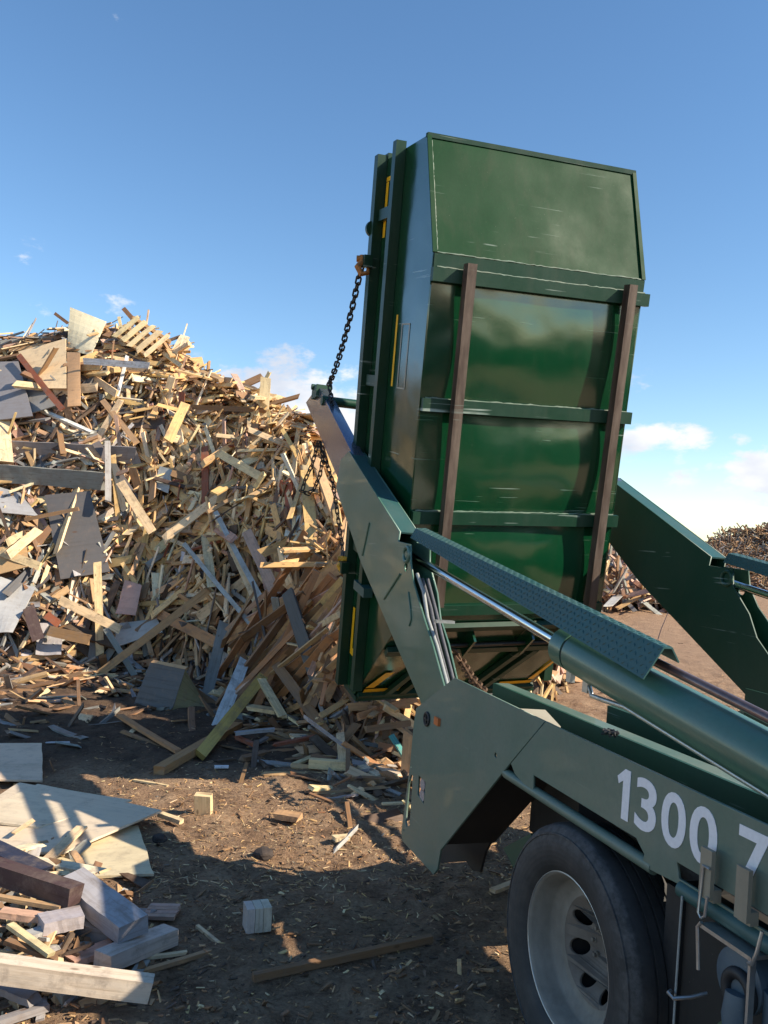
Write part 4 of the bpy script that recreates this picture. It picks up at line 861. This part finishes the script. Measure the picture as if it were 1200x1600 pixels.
# lifting lugs with shackles
for zz, nm in ((.02, 'upper'), (-2.62, 'lower')):
    m = MB(); m.box(RX + .02, RX + .12, -hw - .15, -hw - .08, zz - .05, zz + .05); lug = b_(m, 'lifting_lug', M_BINRIM, .01)
m = MB(); m.disc((RX - .03, -hw - .05, .30), (1, 0, 0), .07, .04); b_(m, 'round_lug', M_BINRIM)
m = MB(); m.box(-.9, -.62, -hw - .10, -hw - .02, -2.74, -2.66); b_(m, 'side_step', M_TREAD, .004)
def bw(q): return BM @ Vector(q)

# ------------------------------------------------------------------ the truck
truck = empty('skip_loader_truck', TM, 'grey green skip loader truck seen from its rear left side', 'truck')
def t_(mb, name, mat, bevel=0.0, parent=None): return mb.done(name, mat, parent or truck, bevel=bevel)
body_pts = [(710, 1059.5), (850, 1127), (797, 1192), (688, 1328), (683, 1358), (677, 1366), (629, 1314), (627, 1300), (641, 1192), (646, 1135), (650, 1107)]
slot = [T(x, y, 0) for x, y in ((642, 1210), (645, 1212), (640, 1290), (635, 1292), (633, 1285), (638, 1225))]
lampc = T(660, 1230, 0)
lampbox = [T(x, y, 0) for x, y in ((654, 1211), (665, 1222), (662, 1257), (652, 1242))]
tail = plate('tail_plate', [T(x, y, 0) for x, y in body_pts], [slot, lampbox, circ(*T(774, 1180, 0), .014, 12), circ(*T(642, 1198, 0), .008, 8), circ(*T(631, 1297, 0), .008, 8)], 0, .012, M_TRUCK, truck)
c = T(668, 1123.5, 0)
m = MB(); m.torus((c[0], -.006, c[1]), (0, 1, 0), .036, .008, 28); m.disc((c[0], -.004, c[1]), (0, 1, 0), .034, .003); m.box(c[0] - .028, c[0] + .028, -.012, -.004, c[1] - .005, c[1] + .005).box(c[0] - .005, c[0] + .005, -.012, -.004, c[1] - .028, c[1] + .028); m.disc((c[0], -.014, c[1]), (0, 1, 0), .012, .01)
t_(m, 'round_vent', M_BLACK, parent=tail)
c = T(685, 1127, 0); t_(MB().box(c[0] - .03, c[0] + .03, -.016, .0, c[1] - .022, c[1] + .022), 'side_marker_lamp', M_ORANGE, .004, tail)
t_(MB().box(lampc[0] - .09, lampc[0] + .09, .03, .04, lampc[1] - .12, lampc[1] + .12), 'lamp_housing', M_BLACK, 0, tail)
for q in ((659, 1226), (658, 1243)):
    c = T(*q, .0); t_(MB().disc((c[0], .004, c[1]), (0, 1, 0), .036, .03, 24), 'round_lamp', M_LENS, .004, tail)
# long side panel with two cut-outs
XE = 3.0
top = [T(852, 1128, 0), T(1200, 1290.5, 0)]; sl = (top[1][1] - top[0][1]) / (top[1][0] - top[0][0])
ext = lambda p, X: (X, p[1] + sl * .5 * (X - p[0]))
open1 = [T(x, y, 0) for x, y in ((833.5, 1210.5), (994, 1309), (1007, 1335), (1004, 1345), (832, 1238))]
zt2 = T(1057, 1346, 0)[1]; x2 = T(1058, 1350, 0)[0]
panel = [(top[0][0] + .003, top[0][1]), top[1], ext(top[1], XE), (XE, .99), (T(1068, 1385, 0)[0], T(1068, 1385, 0)[1]), T(1009, 1355, 0), T(1003, 1349, 0), T(825, 1232, 0), T(804, 1208, 0), T(798.5, 1193, 0)]
open2 = [T(1057, 1346, 0), (1.75, zt2 + .005), (1.75, T(1065, 1374, 0)[1] + .005), T(1060, 1373, 0)]
sp_ = plate('side_panel', panel, [open1, open2], 0, .012, M_TRUCK, truck)
m = MB(); a = T(786, 1206, .0); b = T(1007, 1350, .0); zr = (a[1] + b[1]) / 2 - .006; m.tube([(a[0], .02, zr + .003), (b[0] + .03, .02, zr - .003)], .024, 16); t_(m, 'side_rail_tube', M_TRUCK)
m = MB(); a = T(1062, 1384, 0); m.tube([(a[0], .01, a[1] - .01), (XE - .1, .01, a[1] - .015)], .028, 16); t_(m, 'side_rail_tube', M_TREAD)
# white phone number lettering
def lettering(txt, x, z, h, sx=1.0):
    cu = bpy.data.curves.new('digit', 'FONT'); cu.body = txt; cu.size = h / .72; cu.offset = h * .028; cu.extrude = .0008; cu.resolution_u = 6
    tmp = bpy.data.objects.new('tmp', cu); me = bpy.data.meshes.new_from_object(tmp); bpy.data.objects.remove(tmp)
    xs0 = min(v.co.x for v in me.vertices); ys0 = min(v.co.y for v in me.vertices); H_ = max(v.co.y for v in me.vertices) - ys0; W_ = max(v.co.x for v in me.vertices) - xs0
    for v in me.vertices: v.co = Vector((x + (v.co.x - xs0) * sx / W_, -.0016 - v.co.z, z + (v.co.y - ys0) * h / H_))
    o = link('digit', me, M_WHITE, truck); return o
def one(x, z=1.128, h=.182, w=.078):
    o = plate('digit', [(x + w * .46, z), (x + w, z), (x + w, z + h), (x + w * .58, z + h), (x, z + h * .80), (x + w * .12, z + h * .66), (x + w * .46, z + h * .76)], [], -.0024, .002, M_WHITE, truck, .0002)
one(.252)
for ch, x, wd in (('3', .367, .120), ('0', .515, .125), ('0', .660, .128), ('7', .878, .125),):
    lettering(ch, x, 1.128, .182, wd)
# deck, inner longitudinal beams, far side
zt = T(1152, 1227, .3)[1]
t_(MB().box(-1.42, XE, .30, .315, .98, zt), 'inner_beam', M_DKGREEN, .002)
t_(MB().box(-1.42, XE, .316, .40, zt - .012, zt), 'beam_flange', M_TRUCK, .002)
t_(MB().box(-1.0, XE, .014, .298, 1.17, 1.185), 'deck_plate', M_TREAD)
g_ = [T3(x, y, v) for x, y, v in ((812, 1107, .014), (873, 1137, .014), (876, 1135, .06), (852, 1109, .20))]
m = MB(); m.hexa([q - Vector((0, 0, .008)) for q in g_] + g_); t_(m, 'beige_gusset', M_BEIGE)
m = MB()
for i in range(9): a = 2 * math.pi * i / 9; m.tube([(-.12 + .035 * math.cos(a), .21 + .035 * math.sin(a), 1.335 + .012 * (i % 2)), (-.12 + .04 * math.cos(a + 2), .21 + .03 * math.sin(a + 2), 1.35)], .006, 6)
t_(m, 'wire_bundle', M_BLACK)
far_pl = [(x, z) for x, z in [T(*q, 0) for q in body_pts[:1] + body_pts[1:]]]
plate('tail_plate', far_pl, [], 2.42, .012, M_TRUCK, truck)
t_(MB().box(-.36, XE, 2.42, 2.432, 1.0, 1.34), 'side_panel', M_TRUCK, .002)
t_(MB().box(-1.42, XE, 2.10, 2.115, .98, zt), 'inner_beam', M_DKGREEN, .002)
t_(MB().box(-.9, XE, .72, .80, .82, 1.30), 'chassis_rail', M_DKGREEN, .004); t_(MB().box(-.9, XE, 1.62, 1.70, .82, 1.10), 'chassis_rail', M_UNDER, .004)
t_(MB().box(-.55, 2.6, .90, 1.55, 1.235, 1.25), 'deck_plate', M_BEIGE)
t_(MB().box(-1.35, -.9, .32, 2.10, 1.02, 1.035), 'rear_deck', M_DKGREEN)
# rear cross beam with stabiliser box, seen under the side panel
st = [T(x, y, .34) for x, y in ((690, 1300), (797, 1185), (842, 1225), (775, 1300), (758, 1330), (750, 1362), (738, 1360), (728, 1345), (690, 1348), (683, 1340))]
plate('stabiliser_plate', st, [], .34, .015, M_UNDER, truck)
x0, z0 = T(700, 1300, 0); 
st2 = [T(x, y, .0) for x, y in ((688, 1328), (797, 1193))]
m = MB(); m.strip([(st2[0][0] - .02, st2[0][1] + .02), (st2[1][0] - .02, st2[1][1] + .02)], .014, .338, .008); t_(m, 'stabiliser_web', M_UNDER)
t_(MB().box(-1.0, -.55, .36, 2.08, .62, .98), 'cross_beam', M_UNDER, .006)
t_(MB().tube([(0, .3, .50), (0, 2.1, .50)], .07, 16), 'rear_axle', M_UNDER)
t_(MB().box(-.30, .30, .55, .62, .62, .84), 'leaf_spring', M_UNDER, .004)
m = MB(); A = [T(x, y, .10) for x, y in ((792, 1325), (835, 1302), (840, 1330), (808, 1355))]
plate('mudguard_bracket', A, [], .08, .22, M_DKGREEN, truck)
# wheels
def wheel(x, y, dirn, hub=True):
    """outer face at y, the wheel runs toward y + dirn * width"""
    P = lambda L: [(r, y + dirn * v) for r, v in L]
    root_mesh = MB().lathe(P([(.292, .055), (.300, .045), (.315, .022), (.345, .008), (.39, .0), (.43, .004), (.447, .010), (.4485, .006), (.455, .007), (.4565, .014), (.472, .024), (.485, .040), (.4865, .048), (.489, .062), (.493, .075), (.493, .097), (.481, .099), (.481, .105), (.494, .107), (.495, .140),
                              (.482, .142), (.482, .149), (.495, .151), (.495, .184), (.482, .186), (.482, .193), (.494, .195), (.493, .220), (.481, .222), (.481, .228), (.490, .23), (.486, .25), (.47, .272), (.43, .29), (.36, .29), (.30, .26)]), x, .495, 96)
    tyre = root_mesh.done('wheel', M_TYRE, truck); tyre.name = 'wheel'
    rim = MB().lathe(P([(.296, .052), (.303, .046), (.306, .038), (.302, .031), (.296, .034), (.290, .045), (.284, .062), (.277, .075), (.274, .115), (.266, .128), (.246, .138), (.238, .146), (.228, .152), (.206, .154)]), x, .495, 96).done('rim', M_RIM, tyre)
    MB().torus((x, y + dirn * .032, .495), (0, 1, 0), .3035, .0035, 96, 8).done('rim_lip', M_ALU, tyre)
    holes = [circ(x + .160 * math.cos(a), .495 + .160 * math.sin(a), .034, 20) for a in [2 * math.pi * k / 8 + R(20) for k in range(8)]]
    pl = plate('disc', circ(x, .495, .2075, 64), holes + [circ(x, .495, .05, 24)], y + (dirn * .154 if dirn > 0 else dirn * .154 - .012), .012, M_DISC, tyre)
    for v in pl.data.vertices:
        rr_ = math.hypot(v.co.x - x, v.co.z - .495); v.co.y += dirn * .095 * min(1, max(0, (.205 - rr_) / .10))
    m = MB().lathe(P([(.106, .262), (.105, .246), (.052, .245), (.050, .26)]), x, .495, 32); m.done('hub_flange', M_DISC, tyre)
    for k in range(10):
        a = 2 * math.pi * k / 10; cx_, cz_ = x + .092 * math.cos(a), .495 + .092 * math.sin(a); m = MB()
        m.tube([(cx_, y + dirn * .248, cz_), (cx_, y + dirn * .226, cz_), (cx_, y + dirn * .2259, cz_), (cx_, y + dirn * .214, cz_)], [.014, .014, .008, .008], 6)
        m.done('wheel_nut', M_RIM, tyre)
    m = MB().lathe(P([(.0001, .255), (.04, .255), (.045, .26), (.048, .30)]), x, .495, 24); m.done('hub', M_UNDER, tyre)
    m = MB().lathe(P([(.206, .50), (.206, .28), (.19, .275), (.10, .30), (.0001, .30)]), x, .495, 40); m.done('brake_drum', M_UNDER, tyre)
    return tyre
for (x, y, d) in ((0, -.045, 1), (0, .64, -1), (0, 2.42, -1), (0, 1.80, 1), (4.75, .08, 1), (4.75, 2.35, -1)): wheel(x, y, d)

# arms
AY = .035; ATH = .15
arm_out = [(477, 628), (496, 601), (547, 705)]
outer = [T(x, y, AY) for x, y in ((545, 705), (624, 831), (621.5, 846), (641, 851), (641, 880), (646, 912), (663, 970), (676, 1010), (692, 1068), (705, 1110), (668, 1125), (656, 1094), (564, 879), (525, 763), (532, 719))]
inner = outer[:4] + [T(x, y, AY + ATH) for x, y in ((673, 883), (685, 927), (690, 967), (703, 1007), (716, 1062))] + outer[8:]
def arm(parent, y0, dx, flip, mat):
    sh = lambda P: [(x + dx, z) for x, z in P]
    yo, yi = (y0, y0 + ATH - .012) if not flip else (y0 + ATH - .012, y0)
    a = plate('arm_plate', sh(outer), [circ(outer[0][0] + dx + 1.62, outer[0][1] - .905, .032, 20)], yo, .012, mat, parent)
    plate('arm_plate', sh(inner), [], yi, .012, mat, parent)
    yy0, yy1 = y0 + .0125, y0 + ATH - .0125
    o = sh(outer)
    MB().strip([o[0], o[1]], yy0, yy1, -.012).done('arm_top_plate', M_TREAD, parent)
    MB().strip([o[10], o[11], o[12], o[13]], yy0, yy1, -.012).done('arm_bottom_plate', mat, parent)
    MB().strip([o[13], o[14]], yy0, yy1, -.01).done('arm_bottom_plate', mat, parent)
    # stiffener welds and pivot boss
    return a
arm_l = arm(truck, AY, 0, False, M_ARM)
arm_r = arm(truck, 2.40, .30, True, M_DKGREEN)
c = T(634, 866, AY - .01); t_(MB().torus((c[0], AY - .004, c[1]), (0, 1, 0), .05, .012, 28).disc((c[0], AY - .008, c[1]), (0, 1, 0), .022, .02), 'pivot_boss', M_ARM)
c2 = (c[0] + .30, c[1]); t_(MB().torus((c2[0], 2.39, c2[1]), (0, 1, 0), .05, .012, 28), 'pivot_boss', M_DKGREEN)
for A, B in (((577, 817), (566, 868)), ((625, 897), (600, 936))):
    p, q = T3(*A, AY - .004), T3(*B, AY - .004); t_(MB().tube([p, q], .007, 6), 'weld_bar', M_ARM)
pts = [T3(x, y, AY - .004) for x, y in ((638, 925), (641, 950), (642, 968), (639, 978))]; t_(MB().tube(pts, .005, 6), 'weld_bar', M_ARM)
# telescopic section
tp = [T(x, y, AY + .02) for x, y in ((478, 629), (497, 603), (552, 712), (560, 760), (530, 752))]
plate('telescopic_section', tp, [], AY + .02, .105, M_TELE, truck, .004)
m = MB(); c = T3(494, 606, AY); c3 = T3(488, 622, AY)
t_(MB().box(c.x - .14, c.x + .06, AY - .01, AY + .15, c.z - .10, c.z + .03), 'arm_head', M_DKGREEN, .012)
t_(MB().tube([(c.x - .08, AY - .03, c.z + .02), (c.x - .08, AY + .17, c.z + .02)], .03, 16), 'head_pin', M_DKGREEN)
c = T3(520, 628, .15); t_(MB().tube([(c.x, AY, c.z), (c.x, 2.5, c.z + .03)], .048, 20), 'cross_tube', M_DKGREEN)
tpr = [(x + .3, z) for x, z in tp]; plate('telescopic_section', tpr, [], 2.42, .105, M_TELE, truck, .004)
# hoses between the arm plates
for k, (q, mt) in enumerate(((((652, 897), (662, 925), (668, 965), (683, 1010), (699, 1070)), M_HOSEL), (((660, 905), (673, 950), (682, 995), (694, 1040), (703, 1075)), M_HOSE), (((668, 905), (681, 955), (692, 1000), (705, 1050), (711, 1075)), M_HOSE))):
    t_(MB().tube([T3(x, y, .07 + .035 * k) for x, y in q], .012, 10), 'hydraulic_hose', mt)
c = T3(680, 971, .04); t_(MB().box(c.x - .04, c.x + .01, .045, .165, c.z - .008, c.z + .008), 'hose_clamp', M_ALU)
# boom cylinder, rod, cover
CY = .17
def cyl_set(cy, dx):
    A = T3(640, 866, CY); B = T3(888, 1012, CY); D = (B - A).normalized(); o = Vector((dx, cy - CY, 0)); A += o; B += o
    t_(MB().tube([A, B + D * .1], .028, 24), 'cylinder_rod', M_CHROME)
    E_ = T3(1200, 1188, CY) + o; D2 = (E_ - B); D2.normalize()
    end = B + D2 * 2.6
    b0 = B - D2 * .02; r = .094
    prof_pts = [b0, b0 + D2 * .10, b0 + D2 * .101, b0 + D2 * .115, b0 + D2 * .116, end]
    cyl = t_(MB().tube(prof_pts, [r, r, r * .93, r * .93, r, r], 40), 'lift_cylinder', M_ARM)
    t_(MB().tube([b0 + D2 * .102, b0 + D2 * .114], r * .95, 40), 'cylinder_gland', M_BLACK, parent=cyl)
    t_(MB().disc(A + Vector((0, -.035, 0)), (0, 1, 0), .05, .07, 24), 'rod_eye', M_UNDER)
    # pipe below
    s = Vector((0, -.03, -.01)); up = D2.cross(Vector((0, 1, 0))); up = up if up.z > 0 else -up
    pts = [b0 + D2 * .22 - up * (r + .01), b0 + D2 * .26 - up * (r + .05), b0 + D2 * .36 - up * (r + .035), b0 + D2 * .50 - up * (r + .012), end - up * (r + .012)]
    t_(MB().tube(pts, .011, 10), 'hydraulic_pipe', M_ALU)
    for k in (.07, .21): q = b0 + D2 * k - up * (r + .0); t_(MB().box(q.x - .02, q.x + .02, q.y - .012, q.y + .012, q.z - .05, q.z + .01), 'pipe_bracket', M_ALU, .002)
    # upper pipe and its crimped end under the cover
    s0 = b0 + D2 * .56 + up * (r + .035)
    t_(MB().tube([s0, s0 + D2 * 2.0], .018, 16), 'return_pipe', M_PIPE); t_(MB().tube([s0 - D2 * .05, s0 - D2 * .02, s0 - D2 * .01, s0 + D2 * .03], [.02, .03, .03, .02], 12), 'pipe_fitting', M_BLACK)
    # folded tread plate cover: two flanks and a ridge
    a0 = T3(641, 840, .10) + o; a1 = T3(1005, 1057, .045) + o; u = (a1 - a0).normalized(); L = (a1 - a0).length
    side = Vector((0, 1, 0)); nrm = u.cross(side); nrm = nrm if nrm.z > 0 else -nrm
    P0 = lambda w, h: a0 + side * w + nrm * h
    sec0 = [(0, 0), (.03, .068), (.105, .075), (.15, .03)]; sec1 = [(0, -.01), (.068, .115), (.108, .115), (.15, .06)]
    q0 = [a0 + side * w + nrm * h for w, h in sec0]; q1 = [a1 + side * w + nrm * h for w, h in sec1]
    m = MB(); th = .006
    for i in range(3):
        n_ = (q1[i] - q0[i]).cross(q0[i + 1] - q0[i]).normalized(); n_ = n_ if n_.dot(nrm) > 0 or i == 0 and n_.y < 0 else -n_
        m.hexa([q0[i] - n_ * th, q1[i] - n_ * th, q1[i + 1] - n_ * th, q0[i + 1] - n_ * th, q0[i], q1[i], q1[i + 1], q0[i + 1]])
    n_ = Vector()
    for i in (0, 1):   # raised lozenges
        a, b, c_, d = q0[i], q1[i], q1[i + 1], q0[i + 1]; nn = (b - a).cross(d - a).normalized()
        if (i == 0 and nn.y > 0) or (i == 1 and nn.dot(nrm) < 0): nn = -nn
        nu_ = 84; nv = (5 if i == 0 else 3)
        for p in range(nu_):
            for r_ in range(nv):
                uu = (p + .5) / nu_; vv = (r_ + .5) / nv; ctr = a.lerp(b, uu).lerp(d.lerp(c_, uu), vv); e1 = (b - a).normalized(); e2 = nn.cross(e1)
                ang = .8 if (p + r_) % 2 else -.8; f1 = e1 * math.cos(ang) + e2 * math.sin(ang); f2 = nn.cross(f1)
                v = [m.bm.verts.new(ctr + x) for x in (f1 * .012, f2 * .0042, -f1 * .012, -f2 * .0042)]; tp_ = m.bm.verts.new(ctr + nn * .0035)
                for k in range(4): m.bm.faces.new([v[k], v[(k + 1) % 4], tp_])
    t_(m, 'tread_plate_cover', M_TREAD)
cyl_set(CY, 0); cyl_set(2.44, .42)
# brackets hanging on the side rail
for (x0, y0, x1, y1, nm) in ((1112, 1327, 1106, 1402, 0), (1168, 1356, 1164, 1438, 1)):
    p, q = T(x0, y0, -.03), T(x1, y1, -.03); x = (p[0] + q[0]) / 2
    m = MB(); m.box(x - .028, x + .022, -.045, -.03, q[1], p[1]); m.box(x - .028, x + .022, -.03, .0, q[1] - .01, q[1] + .03); t_(m, 'flat_bracket', M_TAN, .003)
p = T3(1099, 1352, -.05); q = T3(1091, 1425, -.05)
t_(MB().tube([p + Vector((.03, 0, .0)), p, q, q + Vector((.015, 0, -.012)), q + Vector((.03, 0, .0)), q + Vector((.035, 0, .06))], .005, 8), 'wire_clip', M_ALU)
pts = [T3(x, y, -.02) for x, y in ((1066, 1400), (1063, 1440), (1059, 1500), (1055, 1560), (1052, 1610))]; t_(MB().tube(pts, .004, 8), 'hanging_wire', M_HOSEL)
pts = [T3(x, y, v) for x, y, v in ((1048, 1548, -.03), (1044, 1551, -.05), (1052, 1560, -.05), (1080, 1558, .0), (1105, 1552, .05))]; t_(MB().tube(pts, .006, 8), 'wire_hook', M_ALU)
# bracket frame and hydraulic filter below the rail
c = T3(1128, 1500, -.01)
fr = [T3(x, y, -.05) for x, y in ((1091, 1515), (1090, 1448), (1096, 1441))]
t_(MB().tube(fr, .006, 8), 'filter_bracket', M_ALU)
xa = T(1093, 1442, -.05)[0]; xb = T(1172, 1492, -.05)[0]; za = T(1093, 1442, -.05)[1]
t_(MB().box(xa, xb, -.05, .06, za - .012, za), 'filter_bracket', M_ALU, .003)
t_(MB().box(xb - .006, xb + .004, -.05, -.03, za - .20, za - .001), 'filter_bracket', M_ALU, .002)
t_(MB().tube([(xb - .004, -.05, za - .02), (xb + .02, -.06, za - .01), (xb + .035, -.06, za + .03), (xb + .04, -.05, za + .09)], .006, 8), 'filter_bracket', M_ALU)
fx = (xa + xb) / 2 + .02; fz = za - .115
t_(MB().tube([(fx, .13, fz), (fx, .02, fz), (fx, .015, fz), (fx, -.005, fz), (fx, -.01, fz), (fx, -.02, fz)], [.085, .085, .092, .092, .075, .03], 32), 'filter_housing', M_FILTER)
t_(MB().torus((fx + .02, -.02, fz - .02), (0, 1, 0), .05, .018, 28, 10), 'filter_ring', M_BLACK)
t_(MB().tube([(fx + .03, -.03, fz - .02), (fx + .035, -.04, fz - .08), (fx + .03, -.03, fz - .16), (fx + .02, .0, fz - .3)], [.036, .040, .034, .034], 18), 'hydraulic_hose', M_FILTER)
t_(MB().tube([(fx + .02, -.034, fz - .13), (fx + .012, -.034, fz - .2)], .042, 18), 'yellow_sleeve', simple('faded_yellow', (.34, .31, .12), .6))
t_(MB().tube([(fx + .13, .06, fz + .02), (fx + .13, .06, fz - .4)], .07, 24), 'air_cylinder', M_FILTER)
t_(MB().box(.44, .52, .10, .9, .35, .95), 'mudguard_flap', M_BLACK, .004)
t_(MB().box(.52, 2.9, .12, .70, .45, .93), 'storage_box', M_UNDER, .01)
# forward part of the truck beside and behind the photographer
cabp = [(3.45, .95), (3.45, 2.75), (3.7, 2.9), (4.9, 2.9), (5.35, 2.1), (5.5, 1.5), (5.5, .55), (5.2, .55), (5.2, .8), (4.3, .8), (4.2, .95)]
cab = plate('cab', cabp, [], .1, 2.25, M_TRUCK, truck, .03)
for yy in (.094, 2.352): plate('side_window', [(4.0, 1.85), (4.0, 2.6), (4.75, 2.6), (5.1, 1.9)], [], yy, .006, M_GLASS, cab, .001)
t_(MB().box(5.1, 5.6, .1, 2.35, .45, .8), 'front_bumper', M_UNDER, .03)
t_(MB().box(3.05, 3.30, .2, 2.25, 1.0, 2.1), 'head_board', M_DKGREEN, .01)
t_(MB().box(3.0, 5.4, .75, 1.7, .6, .94), 'front_chassis', M_UNDER, .01)

# ------------------------------------------------------------------ chains
def chain(name, pts, label, mat, pitch=.052, r=.0075, w=.019):
    P = [Vector(p) for p in pts]; m = MB(); seg = [(b - a).length for a, b in zip(P, P[1:])]; L = sum(seg); n = max(2, int(L / pitch)); flip = 0
    def at(s):
        for i, l in enumerate(seg):
            if s <= l or i == len(seg) - 1: return P[i] + (P[i + 1] - P[i]) * (s / l), (P[i + 1] - P[i]).normalized()
            s -= l
    for k in range(n):
        c, d = at((k + .5) * L / n); u = d.cross(Vector((.3, -.9, .2))).normalized(); w2 = d.cross(u)
        side = (u + w2).normalized() if flip else (u - w2).normalized(); flip ^= 1
        hl = pitch * .66; ring = []; nn = d.cross(side)
        path = [c + d * (hl - w * .6 + w * .6 * math.sin(a)) + side * w * math.cos(a) for a in [0, .8, 1.57, 2.35, 3.14]] + [c - d * (hl - w * .6 + w * .6 * math.sin(a)) - side * w * math.cos(a) for a in [0, .8, 1.57, 2.35, 3.14]]
        M_ = len(path); rg = []
        for i in range(M_):
            t = (path[(i + 1) % M_] - path[i - 1]).normalized(); b = nn; cr_ = t.cross(b)
            rg.append([m.bm.verts.new(path[i] + (b * math.cos(a) + cr_ * math.sin(a)) * r) for a in (0, 1.257, 2.513, 3.77, 5.03)])
        for i in range(M_):
            for q in range(5): m.bm.faces.new([rg[i][q], rg[i][(q + 1) % 5], rg[(i + 1) % M_][(q + 1) % 5], rg[(i + 1) % M_][q]]).smooth = True
    o = m.done(name, mat); o['label'] = label; o['category'] = 'chain'
    return o
def TW(px, py, v): return TM @ T3(px, py, v)
lug_u = bw((RX + .02, -hw - .14, .0)); lug_l = bw((RX + .04, -hw - .12, -2.62))
tip = TW(514, 602, .12)
def sag(a, b, s, n=8): return [a.lerp(b, i / n) + Vector((0, 0, -s * math.sin(math.pi * i / n))) for i in range(n + 1)]
chain('lifting_chain', sag(tip, lug_u, .12), 'dark chain from the arm head up to the upper bin lug', M_CHAIN, .062, .009, .021)
pl_ = TW(515, 596, .10)
chain('chain_drop', [pl_, TW(516, 612, .10), TW(520, 640, .10)], 'short chain tail hanging at the arm head', M_CHAIN, .05, .0075, .02)
def near(px, py, ref): d = ray(px, py); return CAM + d * ((ref - CAM).dot(TF) / d.dot(TF))
ref = TW(520, 720, .2)
chain('slack_chain', [near(x, y, ref) for x, y in ((497, 690), (488, 725), (476, 752), (472, 768), (480, 771), (490, 766), (500, 742), (505, 712), (498, 690))], 'slack chain loop hanging left of the steel arm', M_CHAIN, .05, .0065, .017)
chain('lowering_chain', [near(x, y, ref) for x, y in ((500, 690), (508, 715), (519, 750), (524, 780), (531, 830), (536, 862))] + [lug_l + Vector((0, 0, .02))], 'dark chain running down to the yellow hook on the bin side', M_CHAIN, .052, .0065, .017)
def hook(name, p, mat, label, s=1.0):
    m = MB(); m.tube([p + Vector((0, 0, .07 * s)), p + Vector((0, 0, .03 * s)), p + Vector((-.02 * s, -.02, .0)), p + Vector((.0, -.02, -.04 * s)), p + Vector((.035 * s, -.01, -.03 * s)), p + Vector((.04 * s, 0, .01 * s))], [.014 * s, .02 * s, .02 * s, .018 * s, .014 * s, .008 * s], 10)
    m.tube([p + Vector((-.03 * s, 0, .05 * s)), p + Vector((.03 * s, 0, .05 * s))], .018 * s, 10); return tag(m.done(name, mat), label, 'hook')
hook('chain_hook', lug_l, M_HOOK, 'yellow chain hook on the left side of the bin', 1.3)
hook('chain_hook', lug_u + Vector((0, -.03, -.04)), M_RUSTHOOK, 'rusty orange chain hook at the upper bin lug', 1.5)
hp = bw((on_slope(.19, .12).x, .66, on_slope(.19, .12).z)); hook('chain_hook', hp, M_HOOK, 'yellow chain hook under the right side of the bin', 1.3)
chain('tail_chain', [bw((on_slope(.19, .1).x, -.42, on_slope(.19, .1).z)), TW(722, 1035, .95), TW(737, 1060, .92), TW(760, 1085, .9)], 'rusty chain from the bin foot down to the truck tail', M_CHAINR, .05, .012, .026)
print('planks', nb, 'objects', len(sc.objects))
